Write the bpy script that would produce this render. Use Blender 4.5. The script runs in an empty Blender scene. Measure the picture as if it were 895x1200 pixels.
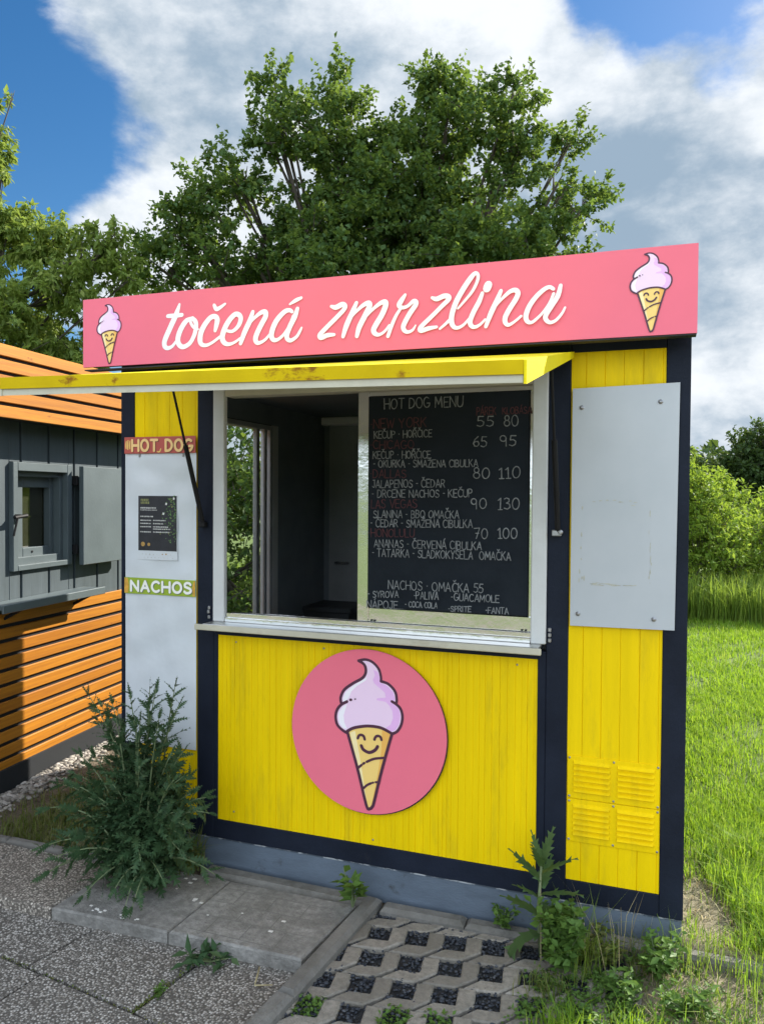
import bpy, bmesh, math, random
import numpy as np
from mathutils import Vector, Matrix, Euler
from mathutils.geometry import tessellate_polygon

scene = bpy.context.scene
COL = scene.collection
R = math.radians

# ------------------------------------------------------------------ camera
YAW, PITCH, ROLL = 0.34398, 0.02214, 0.00655
fw = Vector((-math.sin(YAW)*math.cos(PITCH), math.cos(YAW)*math.cos(PITCH), -math.sin(PITCH)))
rt = Vector((math.cos(YAW), math.sin(YAW), 0.0))
up = rt.cross(fw)
rt2 = rt*math.cos(ROLL) + up*math.sin(ROLL)
up2 = up*math.cos(ROLL) - rt*math.sin(ROLL)
cd = bpy.data.cameras.new('camera')
cam = bpy.data.objects.new('camera', cd)
COL.objects.link(cam)
mw = Matrix((rt2, up2, -fw)).transposed().to_4x4()
mw.translation = Vector((2.3914, -3.0109, 1.62))
cam.matrix_world = mw
cd.sensor_fit = 'VERTICAL'
cd.sensor_height = 36.0
cd.lens = 27.0
cd.clip_start = 0.05
cd.clip_end = 2000
scene.camera = cam

# ------------------------------------------------------------------ sky, sun, exposure
SUN_EL = R(33.0)
SUN_AZ = math.atan2(0.526, 0.85)          # measured from +Y towards +X
sun_dir = Vector((math.sin(SUN_AZ)*math.cos(SUN_EL), math.cos(SUN_AZ)*math.cos(SUN_EL), math.sin(SUN_EL)))
SUN_STRENGTH = 5.0
SKY_STRENGTH = 0.1
EXPOSURE = 1.1

sd = bpy.data.lights.new('sun', 'SUN')
sd.energy = SUN_STRENGTH
sd.angle = R(0.5)
sd.color = (1.0, 0.94, 0.84)
sun = bpy.data.objects.new('sun', sd)
COL.objects.link(sun)
sun.location = (8, 12, 12)
sun.rotation_euler = sun_dir.to_track_quat('Z', 'Y').to_euler()

world = bpy.data.worlds.new('World')
scene.world = world
world.use_nodes = True
NT = world.node_tree
NT.nodes.clear()


def wn(t, **kw):
    n = NT.nodes.new(t)
    for k, v in kw.items():
        setattr(n, k, v)
    return n


def wl(a, b):
    NT.links.new(a, b)


w_out = wn('ShaderNodeOutputWorld')
w_bg = wn('ShaderNodeBackground')
w_bg.inputs['Strength'].default_value = SKY_STRENGTH
wl(w_bg.outputs[0], w_out.inputs[0])
sky = wn('ShaderNodeTexSky')
sky.sky_type = 'NISHITA'
sky.sun_disc = False
sky.sun_elevation = SUN_EL
sky.sun_rotation = SUN_AZ
sky.air_density = 1.0
sky.dust_density = 0.4
sky.ozone_density = 3.0
tc = wn('ShaderNodeTexCoord')


def wmath(op, a, b=None):
    n = wn('ShaderNodeMath', operation=op)
    for i, v in enumerate((a, b)):
        if v is None:
            continue
        if isinstance(v, (int, float)):
            n.inputs[i].default_value = v
        else:
            wl(v, n.inputs[i])
    return n.outputs[0]


def wnoise(scale, detail, rough, dist, off=(0, 0, 0), stretch=(1, 1, 1.7)):
    mp = wn('ShaderNodeMapping')
    mp.inputs['Location'].default_value = off
    mp.inputs['Scale'].default_value = stretch
    wl(tc.outputs['Generated'], mp.inputs['Vector'])
    n = wn('ShaderNodeTexNoise')
    n.inputs['Scale'].default_value = scale
    n.inputs['Detail'].default_value = detail
    n.inputs['Roughness'].default_value = rough
    n.inputs['Distortion'].default_value = dist
    wl(mp.outputs[0], n.inputs['Vector'])
    return n.outputs['Fac']


def wblob(az, el, rad, amp):
    """soft patch of sky round one compass direction (azimuth from +Y to +X, elevation), degrees"""
    a, e = R(az), R(el)
    d = (math.sin(a)*math.cos(e), math.cos(a)*math.cos(e), math.sin(e))
    n = wn('ShaderNodeVectorMath', operation='DOT_PRODUCT')
    wl(tc.outputs['Generated'], n.inputs[0])
    n.inputs[1].default_value = d
    m = wn('ShaderNodeMapRange', interpolation_type='SMOOTHSTEP')
    m.inputs['From Min'].default_value = math.cos(R(rad))
    m.inputs['From Max'].default_value = 1.0
    m.inputs['To Min'].default_value = 0.0
    m.inputs['To Max'].default_value = amp
    wl(n.outputs['Value'], m.inputs['Value'])
    return m.outputs[0]


def wsum(lst):
    o = lst[0]
    for v in lst[1:]:
        o = wmath('ADD', o, v)
    return o


def wramp(v, a, b, c=0.0, d=1.0):
    m = wn('ShaderNodeMapRange', interpolation_type='SMOOTHSTEP')
    for k, x in (('From Min', a), ('From Max', b), ('To Min', c), ('To Max', d)):
        m.inputs[k].default_value = x
    wl(v, m.inputs['Value'])
    return m.outputs[0]


def wmix(f, a, b):
    n = wn('ShaderNodeMix', data_type='RGBA')
    if isinstance(f, (int, float)):
        n.inputs[0].default_value = f
    else:
        wl(f, n.inputs[0])
    for i, v in ((6, a), (7, b)):
        if isinstance(v, tuple):
            n.inputs[i].default_value = v
        else:
            wl(v, n.inputs[i])
    return n.outputs[2]


fine = wnoise(3.0, 14, 0.60, 0.12, (3.1, 1.7, 0.4))
big = wnoise(0.9, 3, 0.5, 0.2, (1.3, 6.2, 2.0))
cover = wsum([fine, wmath('MULTIPLY', big, 0.25), wmath('ADD', 0.02, 0.0)]
             + [wblob(-43.46, 24.69, 10, -0.26),
             wblob(-37.99, 24.07, 5.5, -0.16),
             wblob(-35.68, 22.33, 3, -0.06),
             wblob(-46.07, 18.4, 8, -0.26),
             wblob(-45.0, 28.9, 7, -0.12),
             wblob(0.65, 30.22, 8, -0.24),
             wblob(-3.88, 30.18, 4, -0.12),
             wblob(4.92, 30.12, 8, -0.2),
             wblob(-12.91, 30.48, 4, -0.1),
             wblob(-8.03, 31.05, 4, -0.1),
             wblob(-22.87, 23.7, 24, 0.13),
             wblob(0.28, 18.98, 20, 0.14),
             wblob(-37.99, 18.41, 8, 0.2),
             wblob(-41.33, 18.81, 4, 0.06),
             wblob(-39.66, 28.1, 6, 0.1),
             wblob(-35.1, 26.38, 6, 0.08),
             wblob(3.96, 25.88, 6, 0.1)])
mask = wramp(cover, 0.53, 0.69)
shade = wsum([wnoise(3.6, 12, 0.60, 0.15, (7.0, 2.0, 5.0)), wmath('MULTIPLY', wmath('SUBTRACT', wnoise(8.5, 10, 0.6, 0.1, (2.0, 9.0, 1.0)), 0.5), 0.85)] + [wblob(0.88, 16.25, 16, -0.04),
             wblob(-4.33, 22.05, 10, -0.04),
             wblob(-33.33, 26.08, 9, -0.03),
             wblob(5.76, 11.99, 8, -0.05),
             wblob(3.95, 26.11, 6, 0.12),
             wblob(-12.86, 26.68, 9, 0.06),
             wblob(-40.22, 26.63, 9, 0.06),
             wblob(-37.99, 18.94, 8, 0.05),
             wblob(-8.0, 29.24, 7, 0.06),
             wblob(4.25, 8.21, 5, 0.1)])
lum = wramp(shade, 0.26, 0.74)
cloud_col = wmix(lum, (1.6, 2.15, 2.75, 1), (4.6, 4.8, 5.0, 1))
fill_clouds = wblob(160, 38, 100, 1.0)       # brighter unseen clouds behind the camera, added to fill the shaded kiosk front
cloud_col = wmix(fill_clouds, cloud_col, (11.0, 12.4, 14.2, 1))
blue = wn('ShaderNodeHueSaturation')
blue.inputs['Saturation'].default_value = 1.3
blue.inputs['Value'].default_value = 0.66
wl(sky.outputs[0], blue.inputs['Color'])
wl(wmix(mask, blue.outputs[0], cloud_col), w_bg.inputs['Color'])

vs = scene.view_settings
vs.view_transform = 'Standard'
vs.look = 'None'
vs.exposure = EXPOSURE
vs.gamma = 1.0
vs.use_curve_mapping = False
scene.cycles.max_bounces = 8
scene.cycles.transparent_max_bounces = 12


# ------------------------------------------------------------------ materials
def new_mat(name):
    m = bpy.data.materials.new(name)
    m.use_nodes = True
    return m, m.node_tree, m.node_tree.nodes['Principled BSDF']


def tex_noise(nt, scale, detail=6, rough=0.6, stretch=None, kind='Object'):
    t = nt.nodes.new('ShaderNodeTexCoord')
    n = nt.nodes.new('ShaderNodeTexNoise')
    n.inputs['Scale'].default_value = scale
    n.inputs['Detail'].default_value = detail
    n.inputs['Roughness'].default_value = rough
    if stretch:
        mp = nt.nodes.new('ShaderNodeMapping')
        mp.inputs['Scale'].default_value = stretch
        nt.links.new(t.outputs[kind], mp.inputs[0])
        nt.links.new(mp.outputs[0], n.inputs['Vector'])
    else:
        nt.links.new(t.outputs[kind], n.inputs['Vector'])
    return n.outputs['Fac']


def ramp(nt, fac, stops, interp='LINEAR'):
    r = nt.nodes.new('ShaderNodeValToRGB')
    cr = r.color_ramp
    cr.interpolation = interp
    while len(cr.elements) < len(stops):
        cr.elements.new(0.5)
    for e, (p, c) in zip(cr.elements, stops):
        e.position = p
        e.color = (c[0], c[1], c[2], 1) if not isinstance(c, (int, float)) else (c, c, c, 1)
    nt.links.new(fac, r.inputs[0])
    return r.outputs[0]


def mixc(nt, f, a, b):
    n = nt.nodes.new('ShaderNodeMix')
    n.data_type = 'RGBA'
    if isinstance(f, (int, float)):
        n.inputs[0].default_value = f
    else:
        nt.links.new(f, n.inputs[0])
    for i, v in ((6, a), (7, b)):
        if isinstance(v, (tuple, list)):
            n.inputs[i].default_value = (v[0], v[1], v[2], 1)
        else:
            nt.links.new(v, n.inputs[i])
    return n.outputs[2]


def add_bump(nt, bs, fac, strength, dist=0.01):
    b = nt.nodes.new('ShaderNodeBump')
    b.inputs['Strength'].default_value = strength
    b.inputs['Distance'].default_value = dist
    nt.links.new(fac, b.inputs['Height'])
    nt.links.new(b.outputs[0], bs.inputs['Normal'])


def M(name, col, rough=0.6, metal=0.0, var=0.12, scale=5.0, stretch=None, bump=0.08, bscale=60.0,
      dirt=None, dirt_amt=(0.58, 0.78), spec=0.5, dirt_scale=3.0, dirt_stretch=None):
    m, nt, bs = new_mat(name)
    f = tex_noise(nt, scale, 8, 0.65, stretch)
    lo = tuple(c*(1-var) for c in col)
    hi = tuple(min(1, c*(1+var)) for c in col)
    c = ramp(nt, f, [(0.3, lo), (0.7, hi)])
    if dirt:
        g = tex_noise(nt, dirt_scale, 10, 0.7, dirt_stretch)
        c = mixc(nt, ramp(nt, g, [(dirt_amt[0], 0.0), (dirt_amt[1], 1.0)]), c, dirt)
    nt.links.new(c, bs.inputs['Base Color'])
    r = nt.nodes.new('ShaderNodeMapRange')
    r.inputs['To Min'].default_value = max(0.02, rough-0.08)
    r.inputs['To Max'].default_value = min(1, rough+0.08)
    nt.links.new(f, r.inputs[0])
    nt.links.new(r.outputs[0], bs.inputs['Roughness'])
    bs.inputs['Metallic'].default_value = metal
    bs.inputs['Specular IOR Level'].default_value = spec
    if bump:
        add_bump(nt, bs, tex_noise(nt, bscale, 4, 0.6, stretch), bump)
    return m


def leaf_mat(name, cols, trans=0.35, rough=0.45, tcol=None):
    m, nt, bs = new_mat(name)
    g = nt.nodes.new('ShaderNodeNewGeometry')
    c = ramp(nt, g.outputs['Random Per Island'], [(i/(len(cols)-1), k) for i, k in enumerate(cols)])
    nt.links.new(c, bs.inputs['Base Color'])
    bs.inputs['Roughness'].default_value = rough
    bs.inputs['Specular IOR Level'].default_value = 0.2
    tr = nt.nodes.new('ShaderNodeBsdfTranslucent')
    t = mixc(nt, 0.5, c, tcol or (0.22, 0.32, 0.03))
    nt.links.new(t, tr.inputs['Color'])
    mx = nt.nodes.new('ShaderNodeMixShader')
    mx.inputs[0].default_value = trans
    nt.links.new(bs.outputs[0], mx.inputs[1])
    nt.links.new(tr.outputs[0], mx.inputs[2])
    nt.links.new(mx.outputs[0], nt.nodes['Material Output'].inputs[0])
    return m


NAVY = M('navy_paint', (0.012, 0.016, 0.027), 0.55, var=0.25, bump=0.15, dirt=(0.04, 0.04, 0.042), dirt_amt=(0.66, 0.95), spec=0.12)
YELLOW = M('yellow_paint', (0.84, 0.585, 0.001), 0.5, spec=0.12, var=0.07, scale=2.0, stretch=(14, 14, 0.7), bump=0.12, bscale=5,
           dirt=(0.46, 0.33, 0.012), dirt_amt=(0.52, 0.90), dirt_scale=2.2, dirt_stretch=(6, 6, 0.9))
YELLOW_TOP = M('yellow_sheet_paint', (0.76, 0.62, 0.005), 0.6, spec=.15, var=0.1, scale=4)
PLINTH = M('grey_blue_steel_paint', (0.105, 0.135, 0.172), 0.6, var=0.22, scale=4, stretch=(1, 1, 2.5), bump=0.2, dirt=(0.04, 0.04, 0.035), dirt_amt=(0.60, 0.72), dirt_scale=7)
WHITE = M('white_frame_paint', (0.58, 0.59, 0.58), 0.45, var=0.08, dirt=(0.3, 0.28, 0.23), dirt_amt=(0.62, 0.9))
CREAM = M('aged_white_paint', (0.52, 0.49, 0.38), 0.5, var=0.12, dirt=(0.25, 0.2, 0.12), dirt_amt=(0.6, 0.85))
ALU = M('brushed_aluminium', (0.74, 0.73, 0.71), 0.16, 1.0, var=0.08, scale=2, bump=0.25, bscale=7)
ALU_WORN = M('worn_aluminium', (0.62, 0.62, 0.60), 0.36, 1.0, var=0.15, scale=9, bump=0.08)
BLACKM = M('black_metal', (0.012, 0.012, 0.013), 0.6, spec=.2)
SCREW = M('zinc_screw', (0.35, 0.35, 0.36), 0.4, 0.9)
PINK = M('pink_vinyl', (0.86, 0.182, 0.25), 0.5, spec=.12, var=0.02, bump=0.02)
LETTER = M('white_vinyl', (0.92, 0.90, 0.89), 0.5, var=0.02, bump=0.0)
BACKING = M('dark_backing', (0.015, 0.014, 0.016), 0.6)
CHALKBOARD = M('chalkboard', (0.013, 0.0175, 0.0235), 0.6, var=0.35, scale=3, dirt=(0.016, 0.018, 0.022), dirt_amt=(0.5, 0.9), spec=0.1)
CHALK = M('white_chalk', (0.185, 0.195, 0.20), 0.9, var=0.4, scale=60, bump=0)
CHALK_RED = M('red_chalk', (0.080, 0.027, 0.031), 0.9, var=0.4, scale=60, bump=0)
INNER = M('interior_lining', (0.20, 0.235, 0.26), 0.6, var=0.15)
INNER_PALE = M('interior_door', (0.36, 0.38, 0.39), 0.55, var=0.12)
def wood_mat():
    m, nt, bs = new_mat('orange_stained_wood')
    g = nt.nodes.new('ShaderNodeNewGeometry')
    c = ramp(nt, g.outputs['Random Per Island'], [(0.0, (0.40, 0.145, 0.010)), (0.35, (0.52, 0.205, 0.015)), (0.7, (0.46, 0.175, 0.012)), (1.0, (0.56, 0.235, 0.022))])
    f = tex_noise(nt, 3.0, 10, 0.7, (5, 0.7, 26))
    c = mixc(nt, ramp(nt, f, [(0.40, 0.0), (0.68, 0.6)]), c, (0.24, 0.075, 0.012))
    k = tex_noise(nt, 2.3, 3, 0.5, (1, 3.2, 9))
    c = mixc(nt, ramp(nt, k, [(0.70, 0.0), (0.76, 0.85)]), c, (0.12, 0.035, 0.008))
    nt.links.new(c, bs.inputs['Base Color'])
    bs.inputs['Roughness'].default_value = 0.5
    bs.inputs['Specular IOR Level'].default_value = 0.3
    add_bump(nt, bs, f, 0.15, 0.004)
    return m


WOOD = wood_mat()
WOOD_OLD = M('plain_stained_wood', (0.50, 0.20, 0.035), 0.5, var=0.28, scale=3, stretch=(4, 0.6, 14), bump=0.1, bscale=10,
         dirt=(0.30, 0.10, 0.02), dirt_amt=(0.58, 0.8), dirt_scale=2.5, dirt_stretch=(1, 0.7, 6))
HUT = M('slate_board_paint', (0.058, 0.078, 0.088), 0.6, var=0.16, scale=3, stretch=(6, 6, 0.6), bump=0.12, bscale=12)
HUT_TRIM = M('slate_trim_paint', (0.085, 0.110, 0.118), 0.5, var=0.12, scale=3)
DARK = M('dark_gap', (0.010, 0.012, 0.015), 0.8)


def white_sheet(name, blotch, k=1.0):
    """white plastic sheet with its grime where an older sign was glued"""
    m, nt, bs = new_mat(name)
    f = tex_noise(nt, 3.0, 8, 0.6)
    c = ramp(nt, f, [(0.3, (0.57*k, 0.61*k, 0.64*k)), (0.7, (0.65*k, 0.68*k, 0.71*k))])
    g = tex_noise(nt, 9.0, 10, 0.75)
    c = mixc(nt, ramp(nt, g, [(0.62, 0.0), (0.85, 0.5)]), c, (0.45, 0.45, 0.42))
    nt.links.new(c, bs.inputs['Base Color'])
    bs.inputs['Roughness'].default_value = 0.35
    add_bump(nt, bs, tex_noise(nt, blotch, 3, 0.5), 0.25, 0.02)
    return m


BOARD_WHITE = white_sheet('white_composite_sheet', 2.0, .74)
BANNER_WHITE = white_sheet('white_banner_film', 7.0)


def glass_mat(name, tint, dark=0.0):
    m, nt, bs = new_mat(name)
    bs.inputs['Base Color'].default_value = (*tint, 1)
    bs.inputs['Roughness'].default_value = 0.03
    bs.inputs['Metallic'].default_value = 0.0
    tr = nt.nodes.new('ShaderNodeBsdfTransparent')
    tr.inputs[0].default_value = (0.86, 0.9, 0.88, 1)
    gl = nt.nodes.new('ShaderNodeBsdfGlossy')
    gl.inputs['Roughness'].default_value = 0.02
    fr = nt.nodes.new('ShaderNodeFresnel')
    fr.inputs[0].default_value = 1.5
    mx = nt.nodes.new('ShaderNodeMixShader')
    nt.links.new(fr.outputs[0], mx.inputs[0])
    nt.links.new(tr.outputs[0], mx.inputs[1])
    nt.links.new(gl.outputs[0], mx.inputs[2])
    nt.links.new(mx.outputs[0], nt.nodes['Material Output'].inputs[0])
    return m


GLASS = glass_mat('window_glass', (0.8, 0.9, 0.85))


def pane_dark():
    m, nt, bs = new_mat('dark_window_glass')
    bs.inputs['Base Color'].default_value = (0.03, 0.032, 0.02, 1)
    bs.inputs['Roughness'].default_value = 0.06
    bs.inputs['Specular IOR Level'].default_value = 0.9
    return m


PANE = pane_dark()


def rusty_yellow():
    m, nt, bs = new_mat('yellow_lip_paint_with_rust')
    f = tex_noise(nt, 5.0, 8, 0.6)
    c = ramp(nt, f, [(0.3, (0.50, 0.345, 0.002)), (0.7, (0.64, 0.46, 0.003))])
    t = nt.nodes.new('ShaderNodeTexCoord')
    sx = nt.nodes.new('ShaderNodeSeparateXYZ')
    nt.links.new(t.outputs['Object'], sx.inputs[0])
    g = tex_noise(nt, 26.0, 8, 0.7, (1, 1, 1.6))

    def near(x, w):
        a = nt.nodes.new('ShaderNodeMath'); a.operation = 'SUBTRACT'
        nt.links.new(sx.outputs[0], a.inputs[0]); a.inputs[1].default_value = x
        b = nt.nodes.new('ShaderNodeMath'); b.operation = 'ABSOLUTE'
        nt.links.new(a.outputs[0], b.inputs[0])
        k = nt.nodes.new('ShaderNodeMapRange')
        k.inputs['From Min'].default_value = 0.0; k.inputs['From Max'].default_value = w
        k.inputs['To Min'].default_value = 0.22; k.inputs['To Max'].default_value = 0.0
        nt.links.new(b.outputs[0], k.inputs[0])
        return k.outputs[0]
    s = g
    for x, w in ((0.17, 0.11), (0.26, 0.06), (-0.55, 0.05), (-0.38, 0.03), (0.52, 0.03)):
        a = nt.nodes.new('ShaderNodeMath'); a.operation = 'ADD'
        nt.links.new(s, a.inputs[0]); nt.links.new(near(x, w), a.inputs[1]); s = a.outputs[0]
    c = mixc(nt, ramp(nt, s, [(0.64, 0.0), (0.80, 0.9)]), c, (0.22, 0.075, 0.010))
    nt.links.new(c, bs.inputs['Base Color'])
    bs.inputs['Roughness'].default_value = 0.6
    bs.inputs['Specular IOR Level'].default_value = 0.1
    return m


RUSTY = rusty_yellow()


def stone_mat(name, dark, mid, light, cell, bump=0.6, stain=None, tint=0.25):
    """concrete with exposed pebbles"""
    m, nt, bs = new_mat(name)
    t = nt.nodes.new('ShaderNodeTexCoord')
    v = nt.nodes.new('ShaderNodeTexVoronoi')
    v.inputs['Scale'].default_value = cell
    nt.links.new(t.outputs['Object'], v.inputs['Vector'])
    hs = nt.nodes.new('ShaderNodeSeparateColor')
    nt.links.new(v.outputs['Color'], hs.inputs[0])
    c = ramp(nt, hs.outputs[0], [(0.0, dark), (0.45, mid), (1.0, light)])
    edge = ramp(nt, v.outputs['Distance'], [(0.30, 0.0), (0.62, 1.0)])
    c = mixc(nt, edge, c, tuple(k*0.55 for k in dark))
    g = tex_noise(nt, 2.2, 8, 0.65)
    c = mixc(nt, ramp(nt, g, [(0.40, 0.0), (0.75, tint*2)]), c, stain or tuple(k*0.5 for k in dark))
    nt.links.new(c, bs.inputs['Base Color'])
    bs.inputs['Roughness'].default_value = 0.85
    inv = nt.nodes.new('ShaderNodeMath'); inv.operation = 'SUBTRACT'
    inv.inputs[0].default_value = 1.0
    nt.links.new(v.outputs['Distance'], inv.inputs[1])
    add_bump(nt, bs, inv.outputs[0], bump, 0.004)
    return m


AGG = stone_mat('exposed_aggregate', (0.155, 0.140, 0.120), (0.32, 0.295, 0.26), (0.62, 0.59, 0.54), 118)
AGG_PALE = stone_mat('pale_exposed_aggregate', (0.20, 0.175, 0.145), (0.35, 0.31, 0.26), (0.60, 0.55, 0.47), 105, tint=0.12)
CONCRETE = M('worn_concrete', (0.25, 0.242, 0.222), 0.9, var=0.38, scale=38, bump=0.8, bscale=110, dirt=(0.115, 0.108, 0.095), dirt_amt=(0.42, 0.74), dirt_scale=4.5)
KERBM = M('kerb_concrete', (0.165, 0.158, 0.142), 0.9, var=0.25, scale=9, bump=0.6, bscale=90, dirt=(0.085, 0.08, 0.065), dirt_amt=(0.48, 0.75), dirt_scale=6)


def paver_mat():
    m, nt, bs = new_mat('grid_paver_concrete')
    g = nt.nodes.new('ShaderNodeNewGeometry')
    c = ramp(nt, g.outputs['Random Per Island'], [(0.0, (0.20, 0.182, 0.152)), (0.5, (0.27, 0.247, 0.208)), (1.0, (0.33, 0.303, 0.26))])
    f = tex_noise(nt, 45.0, 10, 0.75)
    c = mixc(nt, ramp(nt, f, [(0.42, 0.0), (0.62, 0.55)]), c, (0.11, 0.10, 0.085))
    d = tex_noise(nt, 5.0, 10, 0.7)
    c = mixc(nt, ramp(nt, d, [(0.46, 0.0), (0.75, 0.75)]), c, (0.105, 0.097, 0.078))
    nt.links.new(c, bs.inputs['Base Color'])
    bs.inputs['Roughness'].default_value = 0.92
    add_bump(nt, bs, tex_noise(nt, 150.0, 6, 0.7), 0.8, 0.006)
    return m


PAVER = paver_mat()


def soil_mat():
    m, nt, bs = new_mat('ground_soil_and_turf')
    t = nt.nodes.new('ShaderNodeTexCoord')
    a = nt.nodes.new('ShaderNodeVertexColor')
    a.layer_name = 'cover'
    g = tex_noise(nt, 1.1, 10, 0.7)
    f = tex_noise(nt, 30.0, 8, 0.7)
    soil = ramp(nt, f, [(0.3, (0.055, 0.042, 0.028)), (0.55, (0.15, 0.12, 0.08)), (0.75, (0.30, 0.25, 0.17))])
    turf = ramp(nt, g, [(0.3, (0.085, 0.13, 0.02)), (0.7, (0.15, 0.21, 0.035))])
    turf = mixc(nt, ramp(nt, f, [(0.35, 0.0), (0.7, 0.6)]), turf, (0.05, 0.07, 0.015))
    sep = nt.nodes.new('ShaderNodeSeparateColor')
    nt.links.new(a.outputs[0], sep.inputs[0])
    sand = ramp(nt, f, [(0.3, (0.22, 0.17, 0.11)), (0.7, (0.45, 0.38, 0.28))])
    c = mixc(nt, sep.outputs[0], soil, turf)
    c = mixc(nt, sep.outputs[1], c, sand)
    nt.links.new(c, bs.inputs['Base Color'])
    bs.inputs['Roughness'].default_value = 0.95
    add_bump(nt, bs, tex_noise(nt, 55.0, 6, 0.7), 0.8, 0.02)
    return m


SOIL = soil_mat()
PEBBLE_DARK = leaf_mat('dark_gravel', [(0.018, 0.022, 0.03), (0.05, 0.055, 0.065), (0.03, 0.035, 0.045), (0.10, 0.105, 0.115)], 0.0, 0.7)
PEBBLE_PALE = leaf_mat('pale_gravel', [(0.09, 0.08, 0.07), (0.36, 0.33, 0.28), (0.20, 0.18, 0.155), (0.50, 0.46, 0.41)], 0.0, 0.8)
GRASS = leaf_mat('lawn_blade', [(0.09, 0.18, 0.012), (0.19, 0.33, 0.022), (0.13, 0.25, 0.018), (0.27, 0.36, 0.05), (0.10, 0.22, 0.03), (0.17, 0.31, 0.015), (0.36, 0.36, 0.10)], 0.45, 0.55, (0.46, 0.66, 0.03))
GRASS_LONG = leaf_mat('long_grass_blade', [(0.10, 0.17, 0.03), (0.16, 0.25, 0.035), (0.24, 0.32, 0.06), (0.12, 0.20, 0.03)], 0.42, 0.55, (0.38, 0.50, 0.05))
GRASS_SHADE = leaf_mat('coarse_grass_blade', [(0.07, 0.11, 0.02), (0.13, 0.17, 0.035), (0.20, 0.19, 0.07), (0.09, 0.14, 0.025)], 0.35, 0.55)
STRAW = leaf_mat('dry_grass', [(0.38, 0.31, 0.16), (0.50, 0.43, 0.25), (0.28, 0.22, 0.11)], 0.2, 0.7, (0.4, 0.33, 0.18))
MAPLE = leaf_mat('maple_leaf', [(0.046, 0.092, 0.032), (0.085, 0.150, 0.040), (0.060, 0.118, 0.038), (0.17, 0.22, 0.042), (0.070, 0.135, 0.044), (0.11, 0.165, 0.045)], 0.38, 0.55, (0.30, 0.42, 0.045))
ASH = leaf_mat('ash_leaf', [(0.11, 0.17, 0.036), (0.19, 0.255, 0.055), (0.14, 0.215, 0.045), (0.29, 0.34, 0.085)], 0.40, 0.5, (0.44, 0.55, 0.08))
SHRUB = leaf_mat('shrub_leaf', [(0.11, 0.19, 0.025), (0.19, 0.29, 0.035), (0.14, 0.23, 0.03), (0.28, 0.36, 0.05)], 0.42, 0.6, (0.46, 0.60, 0.05))
FARLEAF = leaf_mat('far_tree_leaf', [(0.035, 0.065, 0.022), (0.055, 0.09, 0.03), (0.045, 0.08, 0.028)], 0.22, 0.6)
THISTLE = leaf_mat('thistle_leaf', [(0.034, 0.072, 0.032), (0.050, 0.102, 0.042), (0.042, 0.086, 0.036), (0.075, 0.12, 0.05)], 0.18, 0.55, (0.10, 0.18, 0.06))
WEED = leaf_mat('weed_leaf', [(0.07, 0.14, 0.03), (0.11, 0.20, 0.04), (0.09, 0.17, 0.035)], 0.3, 0.5, (0.2, 0.3, 0.05))
STEM = M('green_stem', (0.13, 0.17, 0.075), 0.6, var=0.2)
BARK = M('bark', (0.075, 0.06, 0.045), 0.9, var=0.35, scale=7, stretch=(1, 1, 0.25), bump=0.8, bscale=14)


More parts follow.
